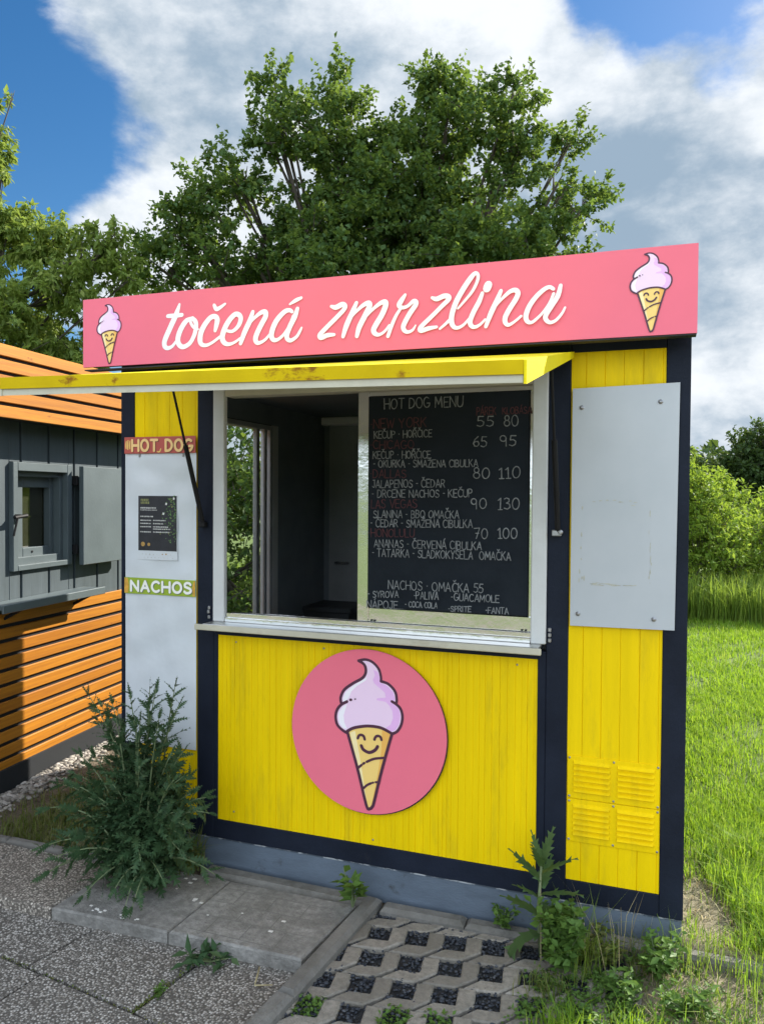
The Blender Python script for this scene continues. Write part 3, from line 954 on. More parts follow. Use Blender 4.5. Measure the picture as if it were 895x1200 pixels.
# traced lettering and emblem, in metres on their own boards
SCRIPT_STROKES = [[[0.4225,2.444,0.012],[0.4054,2.4019,0.0246],[0.3736,2.3439,0.0254],[0.3474,2.2936,0.0249],[0.3464,2.2686,0.0233],[0.3613,2.2581,0.0188],[0.3859,2.265,0.0143],[0.4094,2.2898,0.012]],[[0.3622,2.3975,0.0177],[0.3981,2.397,0.0197],[0.4356,2.3976,0.0174]],[[0.4807,2.3787,0.0162],[0.4541,2.3674,0.0228],[0.4274,2.3321,0.0251],[0.4143,2.2936,0.0252],[0.4226,2.2683,0.024],[0.4435,2.2587,0.0207],[0.4736,2.2714,0.0195],[0.4952,2.3009,0.0204],[0.5062,2.3351,0.0215],[0.5047,2.3618,0.0215],[0.4888,2.3794,0.0183]],[[0.4758,2.3741,0.014],[0.4841,2.353,0.014],[0.4975,2.3377,0.0129],[0.5177,2.3302,0.0086]],[[0.6021,2.3185,0.0158],[0.6077,2.3405,0.0221],[0.6123,2.3645,0.0242],[0.602,2.3782,0.0221],[0.5784,2.375,0.0222],[0.5501,2.3465,0.0245],[0.5311,2.313,0.0256],[0.5273,2.2805,0.0246],[0.5369,2.2627,0.0192],[0.5597,2.2589,0.0149],[0.5881,2.2686,0.0132],[0.6256,2.2907,0.0126]],[[0.5972,2.4265,0.0158],[0.6113,2.4092,0.0189],[0.6509,2.4284,0.0104]],[[0.6559,2.315,0.0125],[0.686,2.3102,0.0145],[0.7136,2.3293,0.0185],[0.7264,2.3565,0.0215],[0.7204,2.375,0.0216],[0.6997,2.3805,0.0217],[0.672,2.3583,0.0239],[0.6489,2.3236,0.025],[0.6373,2.2879,0.0251],[0.6467,2.2651,0.0219],[0.6676,2.2565,0.0166],[0.6954,2.2621,0.0124],[0.7252,2.2784,0.0113]],[[0.7843,2.3843,0.0172],[0.7686,2.3455,0.0234],[0.7437,2.2992,0.0235],[0.7264,2.2562,0.0175]],[[0.7527,2.3187,0.0092],[0.7844,2.3524,0.0127],[0.8204,2.3776,0.0181],[0.8428,2.3792,0.0225],[0.8438,2.3601,0.023],[0.8273,2.3335,0.0231],[0.8072,2.2991,0.0232],[0.7973,2.2719,0.0233],[0.8037,2.2556,0.0192],[0.8186,2.2539,0.0151],[0.8432,2.2651,0.0125],[0.8699,2.2911,0.011]],[[0.9672,2.3716,0.0146],[0.9533,2.3789,0.0176],[0.9314,2.3734,0.0206],[0.9007,2.3462,0.0228],[0.8809,2.3141,0.0238],[0.8721,2.2811,0.0229],[0.8811,2.2627,0.0199],[0.901,2.2615,0.0148],[0.9274,2.2795,0.0128],[0.9535,2.3131,0.0127],[0.973,2.3547,0.0127]],[[0.9915,2.3826,0.0165],[0.9795,2.3504,0.0224],[0.9579,2.3128,0.0225],[0.9436,2.2785,0.0226],[0.9472,2.2606,0.0196],[0.9634,2.2545,0.0166],[0.9886,2.2686,0.0136],[1.0036,2.2902,0.0121],[1.0109,2.3034,0.0087]],[[0.9566,2.4028,0.0088],[0.9835,2.4164,0.0165],[1.0086,2.4249,0.0126]],[[1.1425,2.3799,0.0131],[1.1626,2.3746,0.0206],[1.1896,2.384,0.0214],[1.202,2.3769,0.0204],[1.1959,2.3614,0.0186],[1.1628,2.3313,0.0187],[1.1253,2.2994,0.0189],[1.0958,2.2724,0.0199],[1.0925,2.2619,0.0209],[1.101,2.2567,0.019],[1.1254,2.2648,0.0189],[1.1557,2.2655,0.0131]],[[1.2514,2.3856,0.0156],[1.2332,2.3472,0.0212],[1.2095,2.2994,0.0222],[1.1945,2.2554,0.0158]],[[1.2128,2.3068,0.0069],[1.2414,2.3428,0.0115],[1.278,2.3722,0.0164],[1.3023,2.3806,0.0209],[1.3072,2.3681,0.0226],[1.2884,2.3318,0.0227],[1.2643,2.2881,0.022],[1.2543,2.2528,0.0165]],[[1.2743,2.3064,0.0068],[1.3106,2.3453,0.0113],[1.3467,2.3726,0.0162],[1.3706,2.3801,0.0205],[1.3755,2.3667,0.0223],[1.3598,2.3304,0.0224],[1.336,2.2946,0.0225],[1.3252,2.2728,0.0217],[1.3322,2.258,0.0189],[1.3495,2.2532,0.0135],[1.3714,2.2641,0.0112],[1.3912,2.2871,0.0098]],[[1.3857,2.2443,0.0151],[1.4013,2.2862,0.0151],[1.4208,2.3258,0.0133],[1.4422,2.354,0.011]],[[1.4556,2.4003,0.0123],[1.4408,2.38,0.0198],[1.4311,2.3622,0.0203],[1.4442,2.3519,0.0149],[1.4657,2.3559,0.0131],[1.4877,2.3726,0.0157],[1.4978,2.3711,0.0191],[1.4987,2.3589,0.02],[1.4756,2.3274,0.0201],[1.4564,2.2955,0.0202],[1.4487,2.2756,0.0193],[1.4558,2.2603,0.0167],[1.4703,2.2556,0.0131],[1.4878,2.2626,0.0105],[1.4993,2.2796,0.0061]],[[1.5647,2.3805,0.012],[1.583,2.3743,0.0187],[1.6113,2.383,0.0195],[1.6291,2.3797,0.0194],[1.6292,2.3681,0.0185],[1.6022,2.3437,0.017],[1.5645,2.3099,0.0171],[1.5264,2.277,0.0181],[1.5169,2.2637,0.019],[1.5235,2.2566,0.0173],[1.5496,2.2633,0.0172],[1.5839,2.2673,0.0111]],[[1.5964,2.2594,0.0093],[1.6152,2.2734,0.011],[1.6358,2.2909,0.0126]],[[1.6672,2.3314,0.0084],[1.693,2.3583,0.01],[1.7223,2.3919,0.0115],[1.7403,2.4262,0.0123],[1.7438,2.4492,0.0131],[1.7334,2.4591,0.0148],[1.7144,2.441,0.0198],[1.6852,2.4004,0.0208],[1.6603,2.3572,0.0209],[1.645,2.3149,0.0202],[1.6422,2.2843,0.0202],[1.651,2.2638,0.0168],[1.6679,2.2583,0.0134],[1.6901,2.2683,0.0108],[1.7114,2.2903,0.0091]],[[1.7608,2.3816,0.0139],[1.7484,2.3504,0.0185],[1.7274,2.3125,0.019],[1.7152,2.281,0.019],[1.719,2.2635,0.0174],[1.7327,2.2565,0.014],[1.7528,2.2641,0.0107],[1.7727,2.2824,0.009]],[[1.7835,2.4111,0.0301],[1.7778,2.3973,0.0301]],[[1.8314,2.3847,0.0137],[1.8173,2.3521,0.0186],[1.7943,2.304,0.0195],[1.7755,2.2554,0.0139]],[[1.8018,2.316,0.0061],[1.8303,2.3494,0.0101],[1.8622,2.3769,0.0152],[1.8842,2.3828,0.0179],[1.8949,2.3707,0.019],[1.8866,2.3485,0.0191],[1.8664,2.3183,0.0192],[1.8495,2.2877,0.0192],[1.8483,2.2672,0.0176],[1.8599,2.2558,0.0136],[1.8811,2.265,0.0103],[1.9075,2.2853,0.0095]],[[2.0237,2.3751,0.0131],[2.0092,2.3832,0.0146],[1.9886,2.3752,0.0163],[1.9611,2.3513,0.0179],[1.9377,2.3199,0.0188],[1.9251,2.2858,0.0189],[1.9298,2.2651,0.0165],[1.9446,2.2588,0.0125],[1.962,2.2692,0.0109],[1.986,2.2919,0.0097],[2.0098,2.3249,0.0096],[2.0249,2.3583,0.0108]],[[2.0495,2.3857,0.0137],[2.0404,2.3502,0.0184],[2.0175,2.3138,0.0185],[1.9972,2.2806,0.0178],[2.0002,2.263,0.0162],[2.0147,2.254,0.0131],[2.0346,2.2613,0.0115],[2.0548,2.2834,0.0099],[2.0664,2.3049,0.0076]]]
EMBLEM = {"cream":[[-0.0738,0.9865],[-0.0231,1.0],[0.0274,0.9851],[0.0729,0.9415],[0.0883,0.8908],[0.0884,0.8645],[0.1383,0.8481],[0.1831,0.8052],[0.1963,0.7548],[0.1935,0.7264],[0.2232,0.7013],[0.2364,0.651],[0.2308,0.5942],[0.2048,0.5444],[0.1653,0.5212],[0.0905,0.5508],[0.0101,0.5552],[-0.071,0.5408],[-0.1477,0.5006],[-0.1892,0.5106],[-0.2205,0.5409],[-0.2364,0.5827],[-0.2314,0.6315],[-0.2109,0.6674],[-0.1954,0.6854],[-0.2008,0.7262],[-0.1752,0.7815],[-0.1137,0.8303],[-0.0427,0.8748],[-0.0196,0.9196],[-0.0279,0.9617]],"cone":[[-0.1498,0.4975],[-0.071,0.5408],[0.0101,0.5552],[0.0905,0.5508],[0.1653,0.5193],[0.0389,0.0356],[0.029,0.0103],[0.0107,0.0],[-0.0064,0.0052],[-0.0117,0.0235]],"hi":[[-0.2178,0.5943],[-0.2117,0.6286],[-0.1849,0.6671],[-0.1541,0.6874],[-0.1642,0.6576],[-0.1795,0.608],[-0.1739,0.5603],[-0.1531,0.5193],[-0.1841,0.5226],[-0.2092,0.5517]],"hi2":[[-0.1852,0.7229],[-0.1649,0.7682],[-0.1137,0.8141],[-0.0323,0.8662],[-0.0122,0.8821],[-0.0222,0.8575],[-0.083,0.8168],[-0.1237,0.7767],[-0.142,0.7319],[-0.1645,0.7057],[-0.1809,0.6992]],"sh":[[0.0328,0.9334],[0.063,0.9218],[0.0762,0.8851],[0.0805,0.8524],[0.1285,0.836],[0.1684,0.7991],[0.1844,0.7583],[0.1787,0.7372],[0.2084,0.7044],[0.2225,0.6496],[0.2141,0.5924],[0.1898,0.5503],[0.1604,0.5347],[0.1205,0.5539],[0.155,0.5813],[0.1715,0.6255],[0.1672,0.672],[0.1442,0.7075],[0.1193,0.7286],[0.0543,0.7345],[0.0592,0.7464],[0.1191,0.7569],[0.1139,0.7893],[0.0737,0.8187],[0.0384,0.844],[0.0282,0.8667],[0.0431,0.8964]],"ch":[[-0.1323,0.4956],[-0.0964,0.513],[-0.0543,0.3053],[-0.0066,0.0291],[-0.0066,0.0291],[-0.0744,0.274]],"cs":[[0.0956,0.54],[0.1525,0.5179],[0.0389,0.0451],[0.0238,0.0238],[0.0676,0.2444],[0.0916,0.3992]],"lines":[[[-0.0738,0.9865,0.018],[-0.0231,0.9981,0.0178],[0.0274,0.9832,0.0176],[0.0698,0.9412,0.0175],[0.0853,0.8907,0.0175],[0.0854,0.8622,0.0175]],[[0.0854,0.8622,0.0188],[0.1383,0.8481,0.0186],[0.1831,0.8052,0.0186],[0.1963,0.7548,0.0184],[0.1925,0.7235,0.0186]],[[0.1628,0.7356,0.0186],[0.1936,0.7198,0.0186],[0.2233,0.6919,0.0184],[0.2364,0.6463,0.0184],[0.2289,0.5892,0.0184],[0.2017,0.5422,0.0184],[0.1665,0.5214,0.0186]],[[-0.0738,0.9865,0.0192],[-0.033,0.9641,0.0191],[-0.0206,0.9194,0.0191],[-0.0427,0.8748,0.0191],[-0.1137,0.8303,0.0192],[-0.1752,0.7815,0.0194],[-0.2008,0.7262,0.0195],[-0.1954,0.6854,0.0195]],[[-0.1542,0.7048,0.0194],[-0.1974,0.6784,0.0195],[-0.2284,0.6367,0.0195],[-0.2364,0.5827,0.0195],[-0.2173,0.5315,0.0195],[-0.1633,0.4959,0.0194],[-0.1468,0.5007,0.0194]],[[-0.1529,0.5029,0.0207],[-0.1119,0.5285,0.0207],[-0.0506,0.5468,0.0203],[0.0101,0.5562,0.0202],[0.0905,0.5525,0.02],[0.1684,0.5215,0.0199]],[[-0.1498,0.4975,0.0207],[-0.0743,0.2547,0.0205],[-0.0117,0.0235,0.0203],[0.0107,0.0019,0.0203],[0.0309,0.0183,0.0202],[0.0438,0.0555,0.0202],[0.0975,0.2767,0.02],[0.1653,0.5212,0.0199]],[[-0.0757,0.4654,0.018],[-0.0655,0.4858,0.018],[-0.0482,0.4905,0.0178],[-0.0319,0.482,0.0178],[-0.0257,0.4635,0.0178]],[[0.043,0.4694,0.0176],[0.0528,0.4896,0.0176],[0.0689,0.4971,0.0176],[0.086,0.4915,0.0175],[0.093,0.4734,0.0175]],[[-0.0498,0.4187,0.0218],[-0.0344,0.3938,0.0216],[0.0063,0.3795,0.0216],[0.0465,0.3985,0.0215],[0.0663,0.4267,0.0213]],[[-0.0744,0.2643,0.0167],[-0.047,0.2889,0.0165]],[[-0.0349,0.2991,0.0165],[-0.0268,0.3048,0.0165]],[[-0.0106,0.3145,0.0165],[0.0419,0.341,0.0164],[0.1119,0.3563,0.0162]],[[-0.0358,0.1303,0.0153],[-0.0075,0.1581,0.0153],[0.0228,0.1756,0.0153]],[[0.0328,0.1797,0.014],[0.0379,0.1815,0.0138]],[[0.053,0.1862,0.0138],[0.0781,0.1905,0.0138]],[[-0.1296,0.7186,0.0181],[-0.1255,0.72,0.018]],[[-0.0967,0.7267,0.0103],[-0.0937,0.7278,0.0103]]]}
CHALK_LINES = [
    ('HOT DOG MENU', 1.3189, 1.9769, 1.6526, 1.9775, 0.041, 'w'),
    ('PÁREK', 1.7091, 1.9398, 1.7868, 1.941, 0.0291, 'r'),
    ('KLOBÁSA', 1.8124, 1.9419, 1.9268, 1.9419, 0.0254, 'r'),
    ('·NEW YORK', 1.2596, 1.8962, 1.499, 1.9003, 0.0377, 'r'),
    ('55', 1.713, 1.8959, 1.7752, 1.8954, 0.0393, 'w'),
    ('80', 1.8197, 1.8944, 1.8738, 1.8931, 0.0406, 'w'),
    ('KEČUP · HOŘČICE', 1.2752, 1.8554, 1.5248, 1.8578, 0.0294, 'w'),
    ('·CHICAGO', 1.2601, 1.8125, 1.4484, 1.8117, 0.0341, 'r'),
    ('65', 1.6963, 1.815, 1.7519, 1.8142, 0.0377, 'w'),
    ('95', 1.8069, 1.8168, 1.8679, 1.8159, 0.0407, 'w'),
    ('KEČUP · HOŘČICE', 1.2719, 1.7711, 1.5219, 1.7711, 0.0294, 'w'),
    ('- OKURKA - SMAŽENA CIBULKA', 1.276, 1.7351, 1.718, 1.7343, 0.028, 'w'),
    ('·DALLAS', 1.2609, 1.692, 1.4159, 1.6918, 0.0324, 'r'),
    ('80', 1.701, 1.688, 1.7635, 1.6879, 0.0412, 'w'),
    ('110', 1.8047, 1.6879, 1.8861, 1.6895, 0.0424, 'w'),
    ('JALAPENOS - ČEDAR', 1.2727, 1.6496, 1.5843, 1.6533, 0.0309, 'w'),
    ('- DRCENE NACHOS - KEČUP', 1.273, 1.6093, 1.6982, 1.6141, 0.0302, 'w'),
    ('·LAS VEGAS', 1.2541, 1.5641, 1.465, 1.5684, 0.0343, 'r'),
    ('90', 1.6951, 1.5676, 1.7543, 1.5683, 0.0413, 'w'),
    ('130', 1.8025, 1.5655, 1.884, 1.5682, 0.0442, 'w'),
    ('SLANINA - BBQ OMAČKA', 1.2813, 1.5248, 1.6461, 1.5289, 0.0302, 'w'),
    ('- ČEDAR - SMAŽENA CIBULKA', 1.27, 1.4868, 1.7011, 1.492, 0.0303, 'w'),
    ('·HONOLULU', 1.2549, 1.4449, 1.4549, 1.448, 0.0325, 'r'),
    ('70', 1.7102, 1.4491, 1.7624, 1.4504, 0.0396, 'w'),
    ('100', 1.8037, 1.4521, 1.8784, 1.454, 0.0392, 'w'),
    ('ANANAS - ČERVENÁ CIBULKA', 1.2859, 1.4024, 1.7385, 1.4052, 0.031, 'w'),
    ('- TATARKA - SLADKOKYSELÁ  OMAČKA', 1.2785, 1.3643, 1.8557, 1.368, 0.031, 'w'),
    ('NACHOS · OMAČKA 55', 1.3518, 1.2323, 1.7489, 1.2355, 0.0344, 'w'),
    ('- SYROVA', 1.2643, 1.1938, 1.3973, 1.1987, 0.0261, 'w'),
    ('-PALIVA', 1.4643, 1.1968, 1.5666, 1.1993, 0.0291, 'w'),
    ('-GUACAMOLE', 1.6206, 1.1996, 1.8131, 1.201, 0.0279, 'w'),
    ('NÁPOJE..', 1.2588, 1.1489, 1.4163, 1.1533, 0.0312, 'w'),
    ('- COCA COLA', 1.4275, 1.1629, 1.5633, 1.165, 0.0221, 'w'),
    ('-SPRITE', 1.6102, 1.1554, 1.7024, 1.1582, 0.021, 'w'),
    ('-FANTA', 1.7618, 1.1571, 1.851, 1.1588, 0.0234, 'w'),
]


# ------------------------------------------------------------------ ground
def ground_z(x, y):
    """lawn round the kiosk, a lower bed under the paving in front of it"""
    wob = 0.012*math.sin(3.1*x+1.3*y)+0.010*math.sin(5.7*y-2.1*x+1)+0.006*math.sin(11*x+9*y)
    if y > 0.0:
        z = -0.045 if x > 2.4 else -0.085
        if x < -0.1:
            z = -0.075
        far = max(0.0, y-9)
        return z + wob*min(1, 0.6+far*.05)
    if x < 0.05 and y > -0.15:
        return -0.078 + wob*.5
    if -4.6 < y <= 0.0 and x < 2.36:
        return -0.17
    if x >= 2.36 and y > -4.6:
        return -0.085 + wob*.7
    return -0.14 + wob


def build_ground():
    ax = np.unique(np.concatenate([np.linspace(-2.4, 5.0, 150), np.linspace(-12, 14, 80), [-600, -300, -150, -80, -40, -20, 20, 40, 80, 150, 300, 600]]))
    ay = np.unique(np.concatenate([np.linspace(-1.6, 3.0, 95), np.linspace(-8, 16, 70), [-600, -300, -150, -80, -40, -20, 25, 40, 80, 150, 300, 600]]))
    mb = MB()
    nx = len(ax)
    for y in ay:
        for x in ax:
            mb.v.append((float(x), float(y), ground_z(float(x), float(y))))
    for j in range(len(ay)-1):
        for i in range(nx-1):
            mb.face((j*nx+i, j*nx+i+1, (j+1)*nx+i+1, (j+1)*nx+i))
    o = mb.build('ground', SOIL, smooth=True, recalc=False)
    ca = o.data.color_attributes.new('cover', 'FLOAT_COLOR', 'POINT')
    for i, v in enumerate(o.data.vertices):
        x, y = v.co.x, v.co.y
        turf = 1.0
        sand = 0.0
        if x < 2.36 and -4.6 < y < 0.02:
            turf = 0.0
        if x > 2.36 and y < 0.15 and y > -4.6:
            turf = 0.25; sand = 0.55
        if 2.45 < x < 2.85 and 0 < y < 0.9:
            turf = 0.35; sand = max(0, 0.6-y*.6)
        if x < 0.05 and -0.2 < y < 2.4:
            turf = 0.35 if x > -0.75 else 0.0
        ca.data[i].color = (turf, sand, 0, 1)
    return kind(o, 'structure')


build_ground()
# unseen pale strip behind the camera, added for reflections in the window metal
mb = MB(); mb.prism([(-30, -7.2), (30, -7.2), (30, -4.62), (-30, -4.62)], -.17, -.112)
kind(mb.build('reflection_path', AGG_PALE), 'structure')

# exposed-aggregate slabs, lower level (a slightly turned grid, every row staggered)
mb = MB()
rnd = random.Random(4)
ux, uy = Vector((0.9905, -0.1375)), Vector((0.1375, 0.9905))
org = Vector((0.335, -0.845))
for j in range(-7, 1):
    shift = 0.0 if j % 2 else 0.44
    for i in range(-7, 5):
        a = org + ux*(i*0.52 + shift) + uy*(j*0.52)
        c = [a, a+ux*0.509, a+ux*0.509+uy*0.509, a+uy*0.509]
        c = [(p.x, min(p.y, -0.528)) for p in c]
        if max(p[1] for p in c) - min(p[1] for p in c) < 0.03:
            continue
        def lim(y): return 1.290 + (y+0.025)*0.098 - .040
        if min(p[0] - lim(p[1]) for p in c) > -0.02:
            continue
        c = [(min(p[0], lim(p[1])), p[1]) for p in c]
        if abs(c[1][0]-c[0][0]) < 0.02 or abs(c[2][0]-c[3][0]) < 0.02:
            continue
        z = -0.11 + rnd.uniform(-.003, .003)
        mb.prism(c, -0.165, z, 0.004)
kind(mb.build('paving', AGG), 'structure')

# raised row of slabs in front of the kiosk
mb = MB()
for x0, x1 in ((0.105, 0.646), (0.652, 1.205)):
    yl = -0.562+(x0-.1)*.03; yr = -0.562+(x1-.1)*.03
    mb.prism([(x0-.0, yl), (x1, yr), (x1+(.02 if x1 < 1 else .048), -0.118), (x0+.02, -0.125)], -0.165, -0.06 + (0.002 if x0 > .5 else 0), 0.007)
# scored brick pattern of the right-hand slab comes from shallow grooves
raised = mb.build('raised_slabs', CONCRETE)
kind(raised, 'structure')
mb = MB()
gx0, gx1, gy0, gy1 = 0.70, 1.15, -0.50, -0.15
for i in range(4):
    y = gy0 + i*0.105
    mb.box(gx0, gx1, y-.0013, y+.0013, -0.0585, -0.0574)
    for k in range(3):
        x = gx0 + 0.08 + (k + .5*(i % 2))*0.15
        if i < 3 and x < gx1:
            mb.box(x-.0013, x+.0013, y+.002, y+0.103, -0.0585, -0.0574)
kind(mb.build('slab_score_lines', M('score_line_dirt', (0.135, 0.13, 0.118), 0.95)), 'structure')

mb = MB()
for i in range(4):
    x1 = 0.098 - i*0.535
    mb.prism([(x1-.53, -0.567-i*.01), (x1, -0.562-i*.005), (x1+.015, -0.175), (x1-.515, -0.18)], -0.165, -0.063, 0.007)
kind(mb.build('raised_aggregate_slabs', AGG_PALE), 'structure')

# kerb stones: along the plinth, between slabs and grid paving, at the lawn edges
mb = MB()
def kerb(p, q, w, z0, z1, n=1):
    p, q = Vector(p), Vector(q)
    d = (q-p); L = d.length; d.normalize(); s = Vector((-d.y, d.x))*w/2
    for k in range(n):
        a = p + d*(L*k/n + .002); b = p + d*(L*(k+1)/n - .002)
        dz = rnd.uniform(-.004, .004)
        mb.prism([tuple(a-s), tuple(b-s), tuple(b+s), tuple(a+s)], z0, z1+dz, w*0.22)
kerb((0.50, -0.055), (1.30, -0.062), 0.085, -0.17, -0.052, 1)
kerb((1.30, -0.025), (1.165, -1.40), 0.072, -0.17, -0.052, 2)
kerb((1.345, -0.058), (2.05, -0.045), 0.07, -0.17, -0.066, 2)
kerb((2.07, 0.0 - .035), (3.25, -0.035), 0.06, -0.17, -0.03, 3)
kerb((3.26, -0.035), (4.4, -0.035), 0.06, -0.17, -0.03, 3)
kerb((-1.65, -0.155), (0.03, -0.152), 0.045, -0.17, -0.050, 3)
kind(mb.build('kerb', KERBM), 'structure')

# grid paving: staircase units round square openings, turned eight degrees
PA = R(8.0)
pu, pv = Vector((math.cos(PA), math.sin(PA))), Vector((-math.sin(PA), math.cos(PA)))
PORG = Vector((1.540, -0.204))       # centre of one opening
PIT_U, PIT_V = 0.1463, 0.1555
HU, HV = 0.0425, 0.0480              # half opening
holes = []
mb = MB()
def grid_pt(u, v):
    p = PORG + pu*u + pv*v
    return (p.x, p.y)
def in_grid(p):
    return p[0] > 1.268 + (p[1]+.35)*0.098 and p[1] < -0.10 and p[0] < 2.40 and p[1] > -1.5
for i in range(-6, 8):
    for j in range(-10, 3):
        c = (i*PIT_U, j*PIT_V)
        pc = grid_pt(*c)
        if in_grid(pc):
            holes.append(pc)
        # crossing to the upper right of opening (i, j)
        x0, x1 = c[0]+HU, c[0]+PIT_U-HU
        y0, y1 = c[1]+HV, c[1]+PIT_V-HV
        xn = c[0]+PIT_U+HU           # far end of the bar above the next opening
        g = 0.0042
        # lower-right half of this crossing + bar to the right + upper-left half of the next + bar above it
        X0, X1 = xn, xn + (PIT_U-2*HU)
        Y1 = y1 + 2*HV
        pts = [(x0+g*2, y0), (X0-.006, y0), (X0, y0+.006), (X1-g*2-.004, y1-.004-g), (X1-g*2, y1), (X1-g*2, Y1-.001), (X0+g, Y1-.001), (X0+g, y1+.008), (X0-.008+g, y1), (x1-.002, y1), (x1-.012, y1-.004)]
        # chamfered staircase outline (diagonal joints at the crossings)
        pts = [(x0+.013, y0), (X0-.012, y0), (X0+.003, y0+.013), (X1-.012, y1-.004), (X1, y1+.010), (X1, Y1-.001),
               (X0, Y1-.001), (X0, y1+.004), (X0-.004, y1), (x1+.011, y1), (x1-.003, y1-.012)]
        W = [grid_pt(*p) for p in pts]
        cl = lambda y: 1.300+(y+.025)*.098
        if max(p[0]-cl(p[1]) for p in W) < .045 or min(p[1] for p in W) < -1.55 or max(p[0] for p in W) > 2.44 or min(p[1] for p in W) > -.10:
            continue
        W = [(max(p[0], cl(p[1])), min(p[1], -.055)) for p in W]
        W = [p for n_, p in enumerate(W) if math.dist(p, W[n_-1]) > 2e-3]
        if len(W) < 4:
            continue
        z = -0.088 + rnd.uniform(-.004, .004)
        mb.prism(W, -0.17, z, 0.005)
kind(mb.build('grid_paving', PAVER), 'structure')

# ------------------------------------------------------------------ the kiosk
K = thing('kiosk', 'yellow and navy snack kiosk with open serving hatch and aluminium counter', 'kiosk', (1.25, 1.1, -0.07))
DEP = 2.29

for x0, x1, z0, z1 in ((0, .075, .055, 2.205), (.42, .507, .055, 2.205), (1.992, 2.075, .055, 2.205), (2.416, 2.5, .055, 2.205)):
    mb = MB(); mb.box(x0, x1, 0, .05, z0, z1, .003); mb.build('post', NAVY, K)
for x0, x1, y0, z0, z1 in ((.0755, .4195, .0005, .055, .139), (.5075, 1.9915, .0005, .055, .139), (2.0755, 2.4155, .0005, .055, .137),
                           (.5075, .527, .0005, .1392, 1.015), (1.961, 1.9915, .0005, .1392, 1.015), (.5272, 1.9608, .0007, .983, 1.015),
                           (.0755, .4195, .0005, 2.168, 2.205), (.5075, 1.9915, .0005, 2.121, 2.205), (2.0755, 2.4155, .0005, 2.168, 2.205)):
    mb = MB(); mb.box(x0, x1, y0, .05, z0, z1, .002); mb.build('frame_rail', NAVY, K)



def grooved(x0, x1, z0, z1, y, pitch, gw=.0030, gd=.0028, seed=1, jit=0.0):
    """sheet of upright boards: a profile with V grooves, extruded upwards"""
    r = random.Random(seed)
    prof = [(x0, y)]
    x = x0 + pitch*0.8
    while x < x1 - gw*2:
        g = gw*(r.uniform(.6, 1.3)); d = gd*(r.uniform(.5, 1.2))
        prof += [(x-g/2, y), (x, y+d), (x+g/2, y)]
        x += pitch*(1+r.uniform(-jit, jit))
    prof.append((x1, y))
    m = MB()
    for px, py in prof:
        m.v.append((px, py, z0)); m.v.append((px, py, z1))
    for i in range(len(prof)-1):
        m.face((2*i, 2*i+2, 2*i+3, 2*i+1))
    m.box(x0, x1, y+.012, y+.03, z0, z1)
    return m


grooved(.076, .419, .14, 2.167, .006, .0685, seed=2).build('cladding_panel', YELLOW, K, recalc=False)
grooved(.528, 1.960, .14, .9825, .006, .026, gw=.003, gd=.0022, seed=3, jit=.35).build('cladding_panel', YELLOW, K, recalc=False)
grooved(2.076, 2.4155, .138, 2.167, .006, .0685, seed=5).build('cladding_panel', YELLOW, K, recalc=False)
mb = MB()
mb.box(.004, 2.496, .006, DEP-.006, -.10, .0545, .003)
pln = mb.build('plinth', PLINTH, K)
mb = MB()
mb.box(.006, 2.494, .0025, .0058, .0495, .0545, 0)
mb.build('chipped_edge', M('chipped_edge_paint', (.40, .42, .43), .7, var=.2, scale=40, dirt=(.05, .065, .085), dirt_amt=(.42, .50), dirt_scale=16, dirt_stretch=(1, 1, 3)), pln)

# shell: side walls (the left one has a window), back wall, floor, ceiling, roof
mb = MB()
mb.box(0, .05, .0505, .56, .055, 2.205); mb.box(0, .05, 1.37, DEP, .055, 2.205)
mb.box(0, .05, .56, 1.37, .055, .82); mb.box(0, .05, .56, 1.37, 2.055, 2.205)
mb.box(2.45, 2.5, .0505, DEP, .055, 2.205, .002)
mb.box(.0505, 2.4495, DEP-.05, DEP, .055, 2.205)
mb.build('outer_wall', NAVY, K)
mb = MB()
mb.box(.0505, .056, .0505, .56, .06, 2.199); mb.box(.0505, .056, 1.46, DEP-.0505, .06, 2.199)
mb.box(.0505, .056, .56, 1.46, .06, .82); mb.box(.0505, .056, .56, 1.46, 2.062, 2.199)
mb.box(.056, 2.4495, DEP-.058, DEP-.0505, .06, 2.199)
mb.box(2.443, 2.4495, .0505, DEP-.058, .06, 2.199)
mb.box(.056, 2.443, .056, DEP-.058, .0555, .07)
mb.box(.056, 2.443, .056, DEP-.058, 2.186, 2.199)
mb.build('interior_lining', INNER, K)
mb = MB()
mb.box(.10, .78, DEP-.066, DEP-.0585, .09, 2.16, .003)
dr = mb.build('back_door', INNER_PALE, K)
mb = MB(); mb.tube([(.17, DEP-.075, 1.12), (.17, DEP-.115, 1.12), (.27, DEP-.115, 1.12)], .009, 8); mb.build('handle', SCREW, dr, smooth=True)
mb = MB(); mb.box(-.0 + .075, .75, DEP-.17, DEP-.07, 2.125, 2.182, .008); mb.build('light_housing', LETTER, K)
mb = MB()
mb.box(.0565, .42, DEP-.42, DEP-.068, .80, .835, .004); mb.box(.0565, .40, DEP-.40, DEP-.07, .07, .80, .004)
mb.build('interior_cabinet', M('cabinet_grey', (.05, .056, .06), .5), K)
mb = MB(); mb.box(0.0, 2.5, -.0, DEP+.0, 2.207, 2.236, .006); mb.build('roof', NAVY, K)

